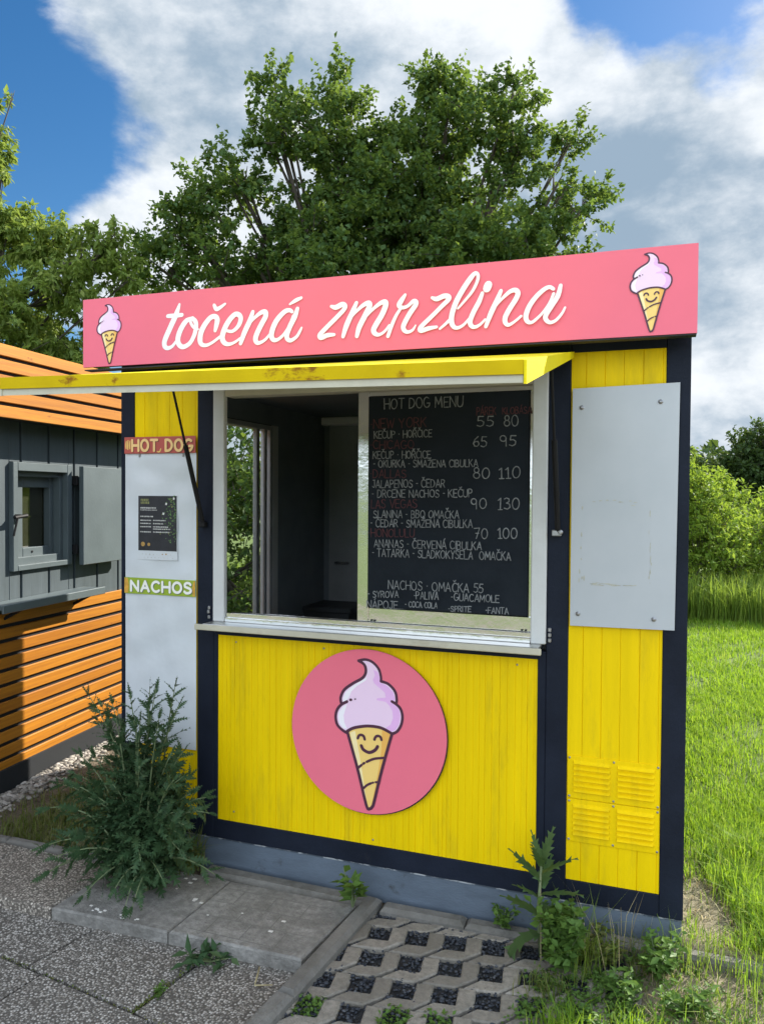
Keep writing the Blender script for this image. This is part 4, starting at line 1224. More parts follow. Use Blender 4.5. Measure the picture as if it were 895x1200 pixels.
# side window: aluminium frame, sliding sash, pane
w = MB()
for a, b in ((.545, .58), (1.35, 1.385)):
    w.box(.003, .075, a, b, .82, 2.055, .003)
w.box(.003, .075, .58, 1.35, .82, .852, .003); w.box(.003, .075, .58, 1.35, 2.025, 2.055, .003)
w.box(.03, .058, 1.205, 1.245, .852, 2.025, .003); w.box(.058, .072, 1.285, 1.315, .852, 2.025, .003)
sw = w.build('side_window', M('grey_frame_coat', (.40, .42, .43), .4), K)
w = MB(); w.box(.0572, .075, 1.386, 1.46, .82, 2.06, .003); w.build('window_jamb', WHITE, sw)
w = MB(); w.poly([(.04, .58, .852), (.04, 1.205, .852), (.04, 1.205, 2.025), (.04, .58, 2.025)]); w.build('pane', GLASS, sw)

# serving window: white outer frame, aluminium tracks and sashes
w = MB()
w.box(.508, .566, -.012, .018, 1.045, 2.12, .004)
sf = w.build('window_frame', WHITE, K)
w = MB(); w.box(1.932, 1.9915, -.012, .05, 1.045, 2.12, .004); w.build('frame_jamb', WHITE, sf)
w = MB(); w.box(.567, 1.9315, -.010, .07, 2.055, 2.12, .003); w.build('frame_head', CREAM, sf)
w = MB()
w.box(.567, 1.9315, -.006, .075, 1.045, 1.066, .002); w.box(.567, 1.9315, .004, .010, 1.066, 1.084, .001); w.box(.567, 1.9315, .052, .058, 1.066, 1.082, .001)
w.build('track', ALU, sf)
w = MB()
w.box(1.196, 1.2465, .020, .046, 1.084, 2.054, .002)
w.box(1.2465, 1.931, .022, .044, 1.084, 1.143, .002)
w.box(1.2465, 1.931, .022, .044, 2.033, 2.054, .002); w.box(1.918, 1.931, .022, .044, 1.143, 2.033, .002)
sash = w.build('sliding_sash', ALU, K)
w = MB(); w.poly([(1.2465, .042, 1.143), (1.918, .042, 1.143), (1.918, .042, 2.033), (1.2465, .042, 2.033)]); w.build('pane', GLASS, sash)
for x in (1.262, 1.276, 1.895, 1.910):
    w = MB(); w.box(x-.004, x+.004, .016, .0215, 1.088, 1.094); w.build('sash_clip', BLACKM, sash)
w = MB()
w.box(.500, 1.975, -.085, .05, 1.030, 1.0445, .003)
cnt = w.build('counter', ALU_WORN, K)
w = MB(); w.box(.468, 1.986, -.098, -.0855, 1.018, 1.0435, .003); w.build('counter_edge', CREAM, cnt)
w = MB()
for k, z in enumerate((1.062, 1.083, 1.103)):
    w.box(2.000, 2.012, -.014, .001, z-.008, z+.008, .003)
w.build('latch', SCREW, K)
w = MB()
for z, x in ((1.062, .487), (1.086, .484), (1.104, .488)):
    w.box(x-.006, x+.006, -.012, .001, z-.008, z+.008, .003)
w.build('latch', SCREW, K)

# the raised hatch
h = MB()
XL, XR, YF, YB = .43, 2.085, -1.12, -.012
ZFL, ZFR, ZB = 1.982, 1.952, 2.168
def hz(x, t): return (ZFL + (ZFR-ZFL)*(x-XL)/(XR-XL))*(1-t) + ZB*t
t_ = .010
top = [(XL, YF, hz(XL, 0)), (XR, YF, hz(XR, 0)), (XR, YB, ZB), (XL, YB, ZB)]
b = len(h.v)
h.v += top + [(x, y, z-t_) for x, y, z in top]
for q in ((0, 1, 2, 3), (7, 6, 5, 4), (0, 4, 5, 1), (1, 5, 6, 2), (2, 6, 7, 3), (3, 7, 4, 0)):
    h.face(q)
hatch = h.build('hatch', YELLOW_TOP, K)
def wedge(x0, x1, y0, y1, dz0, dz1, name, mat, dzb=None):
    m = MB()
    V = []
    for x in (x0, x1):
        for y in (y0, y1):
            tt = (y-YF)/(YB-YF)
            for dz in (dz0, dz1):
                k = dz if (dzb is None or y == y0) else (dzb if dz == dz1 else dz0)
                V.append((x, y, hz(x, tt)-k))
    m.v = V
    for q in ((0, 1, 3, 2), (4, 6, 7, 5), (0, 4, 5, 1), (2, 3, 7, 6), (0, 2, 6, 4), (1, 5, 7, 3)):
        m.face(q)
    return m.build(name, mat, hatch)
wedge(XL, XR-.006, YF-.004, YF+.003, -.002, .034, 'hatch_lip', RUSTY)
wedge(XL, XR-.007, YF+.002, YF+.030, .0345, .055, 'hatch_rim', CREAM)
wedge(XR-.005, XR+.002, YF-.003, YB, -.001, .058, 'hatch_cheek', YELLOW_TOP, dzb=.022)
wedge(XL-.002, XL+.005, YF-.002, YB, .0, .056, 'hatch_cheek', CREAM, dzb=.022)
wedge(XL+.02, XR-.02, YF+.032, YB-.03, t_+.002, t_+.012, 'hatch_lining', M('hatch_lining_white', (.55, .55, .52), .6))
for x, zr in ((.462, 1.490), (2.034, 1.487)):
    m = MB()
    a, b_ = Vector((x, -.02, zr)), Vector((x, -.262, hz(x, .77)-.03))
    m.tube([a, a.lerp(b_, .56)], .0105, 10); m.tube([a.lerp(b_, .56), b_], .0052, 8)
    st = m.build('gas_strut', BLACKM, K, smooth=False)
    m = MB(); m.box(x-.022, x+.014, -.03, -.0005, zr-.020, zr+.004, .003)
    if x > 1:
        m.stud(x+.012, zr-.004, .009, -.03, -.042, 10)
    m.build('strut_bracket', BLACKM if x < 1 else SCREW, st)

# louvred vents in the right-hand panel
for z0, z1 in ((.458, .622), (.290, .455)):
    m = MB()
    m.box(2.079, 2.413, .0005, .0055, z0, z1, .002)
    for x0, x1 in ((2.100, 2.237), (2.262, 2.396)):
        n = 6
        for k in range(n):
            zc = z0 + .020 + (z1-z0-.036)*(k+.35)/n
            hh = (z1-z0-.036)/n*.62
            b = len(m.v)
            m.v += [(x0, .0004, zc), (x1, .0004, zc), (x1-.003, -.0125, zc+.003), (x0+.003, -.0125, zc+.003), (x0, .0004, zc+hh), (x1, .0004, zc+hh)]
            for q in ((0, 1, 2, 3), (3, 2, 5, 4), (0, 3, 4), (1, 5, 2)):
                m.face([b+i for i in q])
    vent = m.build('vent_grille', YELLOW, K)
    for x in (2.086, 2.2495, 2.407):
        for z in (z0+.008, z1-.008):
            m = MB(); m.stud(x, z, .0045, .0005, -.0025, 8); m.build('screw', SCREW, vent)
for x, z in ((.62, .955), (.61, .185), (1.05, .958), (1.88, .955), (1.90, .17), (1.28, .163)):
    m = MB(); m.stud(x, z, .0042, .0055, .003, 8); m.build('screw', SCREW, K)

# ------------------------------------------------------------------ signs on the kiosk
SY = -.142
S1 = thing('fascia_sign', 'long pink fascia sign with white script and two ice cream cones along the roof edge', 'sign', (1.208, -.08, 2.19))
m = MB()
b = [(-.096, 2.196), (2.512, 2.186), (2.512, 2.494), (-.096, 2.504)]
m.v = [(x, SY, z) for x, z in b] + [(x, SY+.012, z) for x, z in b]
for q in ((0, 1, 2, 3), (7, 6, 5, 4), (0, 4, 5, 1), (1, 5, 6, 2), (2, 6, 7, 3), (3, 7, 4, 0)):
    m.face(q)
m.build('face_panel', PINK, S1)
m = MB()
m.box(-.09, 2.505, SY+.0125, -.012, 2.215, 2.485, .004); m.box(-.092, 2.510, SY+.004, SY+.05, 2.181, 2.186, 0)  # thin dark strip below the face stands in for the shadow gap
m.build('sign_box_and_shade_line', BACKING, S1)
m = MB()
for s in SCRIPT_STROKES:
    m.stroke(s, SY-.0012, sub=6)
m.build('script_lettering', LETTER, S1, recalc=False)

EM_MATS = [M('emblem_outline', (.075, .018, .045), .5, var=.02, bump=0), M('emblem_cream', (.90, .66, .84), .5, var=.01, bump=0),
           M('emblem_highlight', (.95, .90, .94), .5, var=.01, bump=0), M('emblem_cream_dark', (.84, .48, .82), .5, var=.01, bump=0),
           M('emblem_cone', (.93, .64, .19), .5, var=.01, bump=0), M('emblem_cone_light', (.97, .80, .42), .5, var=.01, bump=0), M('emblem_cone_dark', (.88, .47, .10), .5, var=.01, bump=0)]


def emblem(parent, cx, z0, h, y, wk=1.0):
    m = MB()
    def P(pts): return [(cx+p[0]*h*wk, z0+p[1]*h) for p in pts]
    m.flat(P(EMBLEM['cream']), y, 1)
    m.flat(P(EMBLEM['cone']), y-.0001, 4)
    m.flat(P(EMBLEM['hi']), y-.0002, 2); m.flat(P(EMBLEM['hi2']), y-.0002, 2)
    m.flat(P(EMBLEM['sh']), y-.0002, 3)
    m.flat(P(EMBLEM['ch']), y-.0002, 5); m.flat(P(EMBLEM['cs']), y-.0002, 6)
    for s in EMBLEM['lines']:
        m.stroke([(cx+p[0]*h*wk, z0+p[1]*h, p[2]*h) for p in s], y-.0004, 0)
    return m.build('ice_cream_emblem', EM_MATS, parent, recalc=False)


emblem(S1, .0495, 2.207, .266, SY-.0012, 1.05)
emblem(S1, 2.3585, 2.200, .275, SY-.0012, 1.06)

S2 = thing('round_sign', 'round pink sign with a smiling ice cream cone on the lower yellow panel', 'sign', (1.257, -.01, .273))
m = MB(); m.tube([(1.257, -.0125, .627), (1.257, -.0175, .627)], .346, 96); m.build('sign_disc', PINK, S2)
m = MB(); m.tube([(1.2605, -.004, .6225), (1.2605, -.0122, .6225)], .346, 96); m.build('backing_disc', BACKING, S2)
emblem(S2, 1.266, .303, .629, -.0186)

# menu board
S3 = thing('menu_board', 'black chalkboard with a handwritten hot dog price list in the serving window', 'menu board', (1.585, .03, 1.148))
m = MB(); m.box(1.247, 1.9175, .008, .0215, 1.1475, 2.032, .002); m.build('board', CHALKBOARD, S3)
mw_, mr_ = MB(), MB()
rl = random.Random(12)
for t, x0, z0, x1, z1, hh, c in CHALK_LINES:
    k = (x0-1.2485)
    write_text(mw_ if c == 'w' else mr_, t, x0-.001, z0, x1-.001, z1, hh*1.02, .0072, .0035 if hh < .036 else .0040, rnd=rl, jit=.045, gap=.17)
mw_.build('chalk_lettering', CHALK, S3, recalc=False)
mr_.build('red_chalk_lettering', CHALK_RED, S3, recalc=False)

# blank board on the right
S4 = thing('blank_board', 'blank white board with four bolts on the right yellow panel', 'sign board', (2.27, -.01, 1.125))
m = MB()
b = [(2.083, 1.126), (2.456, 1.131), (2.463, 2.036), (2.083, 2.028)]
m.v = [(x, -.014, z) for x, z in b] + [(x, -.006, z) for x, z in b]
for q in ((0, 1, 2, 3), (7, 6, 5, 4), (0, 4, 5, 1), (1, 5, 6, 2), (2, 6, 7, 3), (3, 7, 4, 0)):
    m.face(q)
m.build('sheet', BOARD_WHITE, S4)
for x, z in ((2.117, 1.955), (2.397, 1.968), (2.112, 1.173), (2.384, 1.168)):
    m = MB(); m.stud(x, z, .0085, -.0145, -.019, 14); m.stud(x, z, .0045, -.019, -.023, 8); m.build('bolt', SCREW, S4)
m = MB()
rg = random.Random(3)
def smear(x, z, w, hgt):
    n = 9
    m.flat([(x+w*math.cos(2*math.pi*k/n)*rg.uniform(.5, 1), z+hgt*math.sin(2*math.pi*k/n)*rg.uniform(.5, 1)) for k in range(n)], -.01425 - m.tick)
    m.tick += 2e-5
for i in range(26):
    smear(2.16+.16*rg.random(), 1.288+rg.gauss(0, .004), rg.uniform(.004, .02), rg.uniform(.001, .003))
for i in range(12):
    smear(2.367+rg.gauss(0, .004), 1.30+.26*rg.random(), rg.uniform(.001, .003), rg.uniform(.004, .02))
for i in range(9):
    smear(2.122+rg.gauss(0, .006), 1.30+.28*rg.random()**2, rg.uniform(.002, .005), rg.uniform(.003, .014))
for i in range(10):
    smear(2.13+.2*rg.random(), 1.602+rg.gauss(0, .005), rg.uniform(.004, .012), rg.uniform(.001, .003))
m.build('glue_residue', M('glue_residue', (.42, .41, .34), .8, var=.3, scale=40), S4, recalc=False)

# left banner, its two strips and the poster
S5 = thing('blank_banner', 'tall white banner film on the left kiosk panel behind the thistle', 'banner', (.224, -.005, .444))
m = MB()
nx_, nz_ = 14, 70
for j in range(nz_+1):
    for i in range(nx_+1):
        x = .029+.389*i/nx_; z = .444+1.362*j/nz_
        wav = .0028*math.sin(17*z+9*x)*math.sin(23*x+3) + .0018*math.sin(37*z-19*x) + .003*math.exp(-((z-1.70)/.08)**2)*math.sin(34*z+14*x)
        edge = min(i, nx_-i, j, nz_-j) == 0
        m.v.append((x, -.0045 - (0 if edge else .002+wav), z))
for j in range(nz_):
    for i in range(nx_):
        a = j*(nx_+1)+i
        m.face((a, a+1, a+nx_+2, a+nx_+1))
m.build('banner_sheet', BANNER_WHITE, S5, smooth=True, recalc=False)
for x, z in ((.112, 1.797), (.350, 1.797)):
    m = MB(); m.box(x-.005, x+.005, -.011, -.004, z-.008, z+.006, .002); m.build('clip', SCREW, S5)


def strip_sign(name, label, x0, x1, z0, z1, mats, txt, tx, th, tw, extra):
    t = thing(name, label, 'sign', ((x0+x1)/2, -.01, z0), 'printed word strips on the left panel')
    m = MB(); m.box(x0, x1, -.0125, -.0085, z0, z1, .0015); m.build('strip', mats[0], t)
    extra(t)
    m = MB()
    write_text(m, txt, tx[0]+.0025, tx[1]-.0025, tx[2]+.0025, tx[3]-.0025, th, -.0134, tw, 1, gap=.26, smooth=True)
    m.tick = 0
    write_text(m, txt, *tx, th, -.0147, tw, 0, gap=.26, smooth=True)
    m.build('lettering', [mats[1], mats[2]], t, recalc=False)
    return t


def hd_extra(t):
    m = MB()
    for px, dz in ((.040, .004), (.050, 0), (.061, .003)):
        m.stroke([(px, 1.826+dz, .006), (px-.001, 1.845, .008), (px+.001, 1.868-dz, .005)], -.0132)
    m.stroke([(.213, 1.815, .004), (.221, 1.812, .006), (.228, 1.816, .006), (.233, 1.826, .006)], -.0132)
    m.build('flame_mark', M('strip_flame', (.80, .55, .16), .5), t, recalc=False)
def na_extra(t):
    m = MB()
    m.flat([(.0292, 1.152), (.050, 1.152), (.056, 1.185), (.048, 1.222), (.0292, 1.222)], -.0128)
    m.flat([(.404, 1.1525), (.4175, 1.1525), (.4175, 1.221), (.409, 1.221), (.402, 1.19)], -.0128)
    m.build('edge_print', M('strip_orange', (.62, .34, .05), .5, var=.3, scale=40), t, recalc=False)
strip_sign('strip_sign', 'narrow red strip reading hot dog above the white banner', .029, .418, 1.806, 1.883,
           [M('strip_red', (.46, .085, .065), .5, var=.12), M('strip_cream', (.88, .58, .24), .5, var=.05), M('strip_red_dark', (.17, .03, .03), .5)],
           'HOT DOG', (.075, 1.819, .402, 1.816), .050, .0122, hd_extra)
strip_sign('strip_sign', 'narrow green strip reading nachos across the white banner', .029, .418, 1.149, 1.2245,
           [M('strip_green', (.30, .42, .03), .5, var=.12), M('strip_white', (.88, .87, .82), .5, var=.04), M('strip_shadow_print', (.10, .11, .10), .5)],
           'NACHOS', (.068, 1.163, .396, 1.166), .046, .0122, na_extra)

S8 = thing('poster', 'small dark event poster with green leaves taped to the white banner', 'poster', (.216, -.01, 1.31))
m = MB(); m.box(.103, .322, -.0105, -.0085, 1.312, 1.612, 0); m.build('paper', BANNER_WHITE, S8)
m = MB(); m.poly([(.107, -.0112, 1.354), (.318, -.0112, 1.354), (.318, -.0112, 1.609), (.107, -.0112, 1.609)])
m.build('print', M('poster_dark_print', (.020, .020, .026), .45, var=.4, scale=14), S8)
mats = [M('poster_text', (.50, .50, .48), .6, var=.4, scale=120), M('poster_olive', (.20, .21, .08), .6, var=.4, scale=50), M('poster_leaf', (.10, .19, .06), .6, var=.5, scale=30), M('poster_gold', (.42, .25, .07), .6, var=.4, scale=60), M('poster_white', (.66, .66, .64), .6)]
m = MB()
rp = random.Random(8)
def blur_words(x0, x1, z, hh, mi):
    x = x0
    while x < x1:
        wd = rp.uniform(.004, .010)
        m.stroke([(x, z+rp.uniform(-.0006, .0006), hh), (min(x+wd, x1), z, hh)], -.0116, mi, smooth=False, cap=False)
        x += wd + rp.uniform(.0012, .003)
blur_words(.121, .165, 1.590, .010, 1); blur_words(.121, .170, 1.577, .011, 1)
blur_words(.119, .205, 1.553, .0065, 0); blur_words(.119, .212, 1.543, .0035, 0)
blur_words(.119, .19, 1.513, .006, 0)
for z, a in ((1.495, .258), (1.480, .245), (1.465, .272), (1.455, .285), (1.441, .282)):
    if z != 1.455:
        blur_words(.119, .178, z, .0052, 0)
    blur_words(.190, a, z, .0052, 0)
for i in range(110):
    x = .318 - abs(rp.gauss(0, .03)); z = 1.40+.205*rp.random()
    if not .11 < x < .312:
        continue
    a = rp.uniform(0, 6.28); l = rp.uniform(.006, .014)
    m.tick += 2e-6
    m.flat([(x, z), (x+l*.5*math.cos(a+.5), z+l*.5*math.sin(a+.5)), (x+l*math.cos(a), z+l*math.sin(a)), (x+l*.5*math.cos(a-.5), z+l*.5*math.sin(a-.5))], -.0118-m.tick, 2 if rp.random() < .8 else 1)
for x, z in ((.303, 1.597), (.262, 1.572), (.247, 1.527)):
    m.tick += 2e-6
    m.flat([(x-.005, z-.004), (x+.004, z-.006), (x+.006, z+.004), (x-.003, z+.006)], -.0122-m.tick, 4)
m.disc(.133, 1.384, .011, -.0120, 12, 3); m.disc(.166, 1.383, .008, -.0120, 12, 3)
for x in (.13, .15, .17, .19, .21, .24, .26, .285):
    m.disc(x, 1.338+rp.uniform(-.002, .002), rp.uniform(.002, .004), -.0110, 8, 3 if rp.random() < .3 else 0)
    m.disc(x+.01, 1.322, rp.uniform(.002, .003), -.0110, 8, 0)
m.build('print_detail', mats, S8, recalc=False)

# ------------------------------------------------------------------ the neighbouring timber hut
TH = R(5.5)
HX = Vector((math.cos(TH), math.sin(TH), 0)); HY = Vector((-math.sin(TH), math.cos(TH), 0)); HO = Vector((-1.06, .284, -.08))
HT = thing('timber_hut', 'dark slate hut with orange slats above and below and a small shuttered window', 'hut', HO, rotz=TH, local=True)
S0, S9, HB = -1.75, 2.2, -2.3          # extent along the wall, and depth away from it


def hb(m, x0, x1, s0, s1, z0, z1, bev=0.0):
    m.box(x0, x1, s0, s1, z0+.08, z1+.08, bev)


m = MB(); hb(m, HB, .0, S0, S9, -.10, .046); m.build('base', DARK, HT)
m = MB()
hb(m, HB+.02, -.075, S0+.01, .135, .0465, 2.3); hb(m, HB+.02, -.075, .660, S9-.01, .0465, 2.3)
hb(m, HB+.02, -.075, .135, .660, .0465, 1.168); hb(m, HB+.02, -.075, .135, .660, 1.794, 2.3); hb(m, HB+.02, -.32, .135, .660, 1.168, 1.794)
m.build('wall_core', DARK, HT)
m = MB()
s = S0
edges = []
k0 = .229 - .245*8
x = k0
while x < S9:
    edges.append(x); x += .245
for a, b_ in zip(edges[:-1], edges[1:]):
    a, b_ = a+.009, b_-.009
    if b_ <= S0 or a >= S9:
        continue
    a = max(a, S0); b_ = min(b_, S9)
    segs = [(.93, 2.08)]
    if b_ > .132 and a < .663:
        segs = [(.93, 1.164), (1.798, 2.08)]
    for z0, z1 in segs:
        if len(segs) == 2 and a < .132:
            hb(m, -.0745, -.03, a, .131, z0 if z0 == .93 else .93, 2.08, .002) if z0 == .93 else None
            hb(m, -.0745, -.03, .133, b_, z0, z1, .002)
        elif len(segs) == 2 and b_ > .663:
            hb(m, -.0745, -.03, .6635, b_, .93, 2.08, .002) if z0 == .93 else None
            hb(m, -.0745, -.03, a, .662, z0, z1, .002)
        else:
            hb(m, -.0745, -.03, a, b_, z0, z1, .002)
m.build('board_cladding', HUT, HT)
m = MB(); hb(m, -.0745, -.0345, S0, S9, .0465, .929); m.build('slat_backing', DARK, HT)
m = MB()
for k in range(11):
    z1 = .932 - k*.0843
    hb(m, -.0335, -.018, S0-.02, S9+.02, z1-.0615, z1, .0025)
m.build('lower_slats', WOOD, HT)
m = MB(); hb(m, HB-.12, .151, S0-.12, S9+.12, 2.03, 2.385); m.build('eave_box', DARK, HT)
m = MB()
for k in range(5):
    z1 = 2.408 - k*.0815
    hb(m, .153, .170, S0-.15, S9+.15, z1-.0625, z1, .0025)
m.build('upper_slats', WOOD, HT)
m = MB(); hb(m, HB-.1, .12, S0-.1, S9+.1, 2.386, 2.40); m.build('roof', DARK, HT)

# its window: casing, stepped frame, sash and pane
m = MB()
hb(m, -.042, -.002, .133, .173, 1.165, 1.797, .003); hb(m, -.042, -.002, .617, .662, 1.165, 1.797, .003)
hb(m, -.042, -.002, .173, .617, 1.165, 1.197, .003); hb(m, -.042, -.002, .173, .617, 1.746, 1.797, .003)
win = m.build('window', HUT_TRIM, HT)
m = MB()
hb(m, -.092, -.0425, .135, .215, 1.167, 1.795, .002); hb(m, -.092, -.0425, .595, .660, 1.167, 1.795, .002)
hb(m, -.092, -.0425, .215, .595, 1.167, 1.238, .002); hb(m, -.092, -.0425, .215, .595, 1.716, 1.795, .002)
m.build('inner_frame', HUT_TRIM, win)
m = MB()
hb(m, -.140, -.0925, .210, .320, 1.232, 1.722, .003); hb(m, -.140, -.0925, .565, .602, 1.232, 1.722, .003)
hb(m, -.140, -.0925, .320, .565, 1.232, 1.288, .003); hb(m, -.140, -.0925, .320, .565, 1.652, 1.722, .003)
m.build('sash', HUT_TRIM, win)
m = MB(); hb(m, -.150, -.144, .300, .580, 1.27, 1.67); hb(m, -.143, -.138, .321, .564, 1.470, 1.477); m.build('pane', PANE, win)
m = MB(); m.stud(0, 0, .008, -.001, -.004); m.v = [(-.0915-v[1]*0+.001*0 - v[1]*1.0, .40+v[0], 1.262+.08+v[2]) for v in m.v]; m.build('keyhole', BLACKM, win)
m = MB()
hb(m, .026, .058, .692, 1.205, 1.157, 1.790, .003)
sh = m.build('shutter', HUT_TRIM, HT)
for z in (1.26, 1.70):
    m = MB(); hb(m, -.03, .025, .672, .691, z-.03, z+.03, .003); m.build('hinge', BLACKM, sh)
m = MB()
hb(m, -.028, .120, -.10, .81, .978, 1.004, .004); hb(m, .1205, .134, -.108, .818, .962, 1.008, .003)
tr_ = m.build('serving_shelf', HUT_TRIM, HT)
for q in (.08, .70):
    m = MB(); m.tube([(-.028, q, .90+.08), (.10, q, .965+.08)], .010, 6); m.build('shelf_bracket', BLACKM, tr_)
m = MB()
m.tube([(-.002, .150, 1.485+.08), (.035, .150, 1.485+.08)], .011, 8)
m.tube([(.03, .105, 1.478+.08), (.03, .205, 1.487+.08)], .011, 8)
m.tube([(.034, .125, 1.478+.08), (.040, .085, 1.375+.08)], .006, 6)
m.build('latch', BLACKM, HT)

# ------------------------------------------------------------------ trees and shrubs
CENTRE = [(-2.33, 9.74, 5.82, 3.07, 1.9, 1.27), (-3.67, 8.77, 7.53, 0.65, 0.65, 0.9), (-2.95, 9.46, 7.69, 0.57, 0.57, 0.86), (-1.12, 9.9, 7.71, 0.88, 0.88, 0.88), (-0.0, 10.08, 7.48, 0.61, 0.61, 0.98), (0.69, 10.1, 6.69, 0.6, 0.6, 0.6), (1.15, 10.26, 6.43, 0.37, 0.37, 0.34), (-4.71, 8.03, 5.62, 0.82, 0.82, 0.59), (-5.27, 7.61, 5.28, 0.39, 0.39, 0.36), (-3.8, 8.75, 8.54, 0.19, 0.19, 0.4), (-2.98, 9.47, 8.64, 0.22, 0.22, 0.3), (-1.27, 9.87, 8.55, 0.32, 0.32, 0.23), (-0.01, 10.1, 8.39, 0.35, 0.35, 0.26), (-1.92, 9.91, 6.72, 1.65, 1.65, 1.05), (-2.3, 9.71, 4.02, 4.05, 1.9, 1.8), (-4.27, 8.53, 6.73, 0.61, 0.61, 0.75), (0.93, 10.31, 7.55, 0.21, 0.21, 0.2), (-0.81, 10.66, 8.38, 0.34, 0.34, 0.43), (-0.29, 10.15, 5.74, 1.54, 1.54, 0.73), (-4.15, 8.76, 5.57, 1.91, 1.9, 0.59), (-2.17, 9.94, 7.59, 0.45, 0.45, 0.45), (-4.99, 7.84, 6.05, 0.31, 0.31, 0.25)]
LEFT = [(-6.94, 6.47, 4.58, 1.27, 1.27, 0.91), (-9.56, 6.08, 5.46, 1.39, 1.39, 2.08), (-5.99, 6.6, 5.02, 0.63, 0.63, 0.55), (-5.43, 6.6, 5.43, 0.23, 0.23, 0.18), (-7.32, 6.38, 6.58, 0.16, 0.16, 0.45), (-7.18, 6.45, 7.74, 0.09, 0.09, 0.27), (-7.45, 6.34, 7.18, 0.13, 0.13, 0.45), (-6.6, 6.61, 5.52, 0.35, 0.35, 0.29), (-7.21, 6.4, 5.72, 0.35, 0.35, 0.32), (-7.3, 6.31, 3.58, 1.73, 1.73, 1.07), (-5.18, 6.68, 4.82, 0.12, 0.12, 0.23), (-5.74, 6.59, 5.23, 0.18, 0.18, 0.21), (-8.31, 6.44, 6.4, 0.41, 0.41, 0.83)]
tree('maple_tree', 'large dark green maple rising behind the kiosk roof', 'tree', (-2.3, 9.6, -.08), CENTRE, 3100, 36, .36, .088, .74, MAPLE, 23, .20, droop=.35, clump=(165, .26, .52))
tree('ash_tree', 'yellowish green tree with drooping narrow leaves behind the timber hut', 'tree', (-7.4, 6.5, -.08), LEFT, 1700, 34, .26, .115, .40, ASH, 5, .15, droop=.8, up_bias=.3, clump=(105, .20, .38))

tree('leafy_shrub', 'dark shrub close behind the kiosk, seen through its side window', 'shrub', (-1.5, 4.3, -.08),
     [(-1.6, 4.2, .9, .9, .8, 1.0), (-1.1, 4.5, 1.5, .7, .6, .9), (-2.1, 4.5, 1.5, .7, .6, .9), (-1.5, 4.4, .3, .9, .7, .5)], 330, 26, .34, .075, .7, MAPLE, 31, .05, stems=3)
SH = 'shrubs along the far edge of the lawn'
tree('leafy_shrub', 'bright green shrub just right of the kiosk, nearest beyond the long grass', 'shrub', (2.9, 9.3, -.05),
     [(2.65, 9.3, 1.05, .45, .5, .85), (3.05, 9.2, .70, .55, .5, .60), (2.68, 9.3, 1.70, .28, .3, .42), (3.25, 9.4, 1.12, .32, .35, .45), (2.58, 9.3, 2.1, .13, .15, .28), (3.0, 9.35, 1.5, .2, .2, .25)], 620, 26, .26, .075, .42, SHRUB, 41, .035, SH, stems=3, droop=.5)
tree('leafy_shrub', 'broad yellow green shrub at the right edge of the picture beyond the lawn', 'shrub', (4.1, 9.9, -.05),
     [(3.95, 9.8, .70, .62, .5, .58), (3.72, 9.8, 1.12, .26, .3, .28), (4.6, 9.9, .90, .7, .6, .75), (4.0, 9.7, .35, .8, .5, .4), (5.3, 10.1, .8, .7, .6, .75)], 620, 26, .26, .075, .42, SHRUB, 42, .035, SH, stems=4, droop=.5)
tree('leafy_shrub', 'taller loose shrub rising over the nearer shrubs right of the kiosk', 'shrub', (2.9, 13.2, -.05),
     [(2.75, 13.2, 1.3, .75, .6, 1.0), (3.3, 13.3, 1.45, .5, .5, .55), (2.5, 13.1, 2.0, .35, .35, .5), (4.1, 13.3, 1.0, .7, .6, .75), (5.0, 13.4, 1.0, .8, .6, .8)], 560, 24, .34, .10, .45, SHRUB, 43, .05, SH, stems=3, droop=.5)
tree('far_tree', 'distant dark round tree at the right edge against the sky', 'tree', (6.8, 36, -.05),
     [(6.85, 36, 3.0, 1.4, 1.4, 1.8), (6.1, 36, 2.4, 1.0, 1.0, 1.3), (7.9, 36.3, 3.2, 1.5, 1.4, 1.6), (9.3, 36.5, 2.6, 1.4, 1.4, 1.6)], 700, 26, .7, .19, .7, FARLEAF, 51, .2, 'distant trees beyond the lawn')
tree('far_tree', 'low distant hedge tree just right of the kiosk under the sky', 'tree', (4.9, 40, -.05),
     [(4.7, 40, 2.2, 1.2, 1.2, 1.4), (3.6, 40.4, 2.0, 1.2, 1.2, 1.6), (5.6, 40.4, 1.6, 1.0, 1.0, 1.3)], 420, 24, .7, .2, .7, FARLEAF, 52, .15, 'distant trees beyond the lawn')

# a far wood that closes the view all round (one mass nobody could count)
rng = np.random.default_rng(77)
n = 26000
ang = rng.random(n)*2*np.pi
rad = 95 + rng.random(n)*10
base_h = 5.5 + 2.2*np.sin(ang*9+1) + 1.5*np.sin(ang*23+.4) + 1.0*np.sin(ang*51)
P = np.stack([rad*np.cos(ang), rad*np.sin(ang), np.abs(rng.random(n)**0.8)*base_h-.2], 1)
A = rng.normal(size=(n, 3)); N = rng.normal(size=(n, 3))+np.array([0, 0, 1])
V, F = leaves(P, A, N, 1.1+rng.random(n)*.9, .8+rng.random(n)*.7)
kind(np_mesh('far_wood', V, F, FARLEAF), 'stuff')

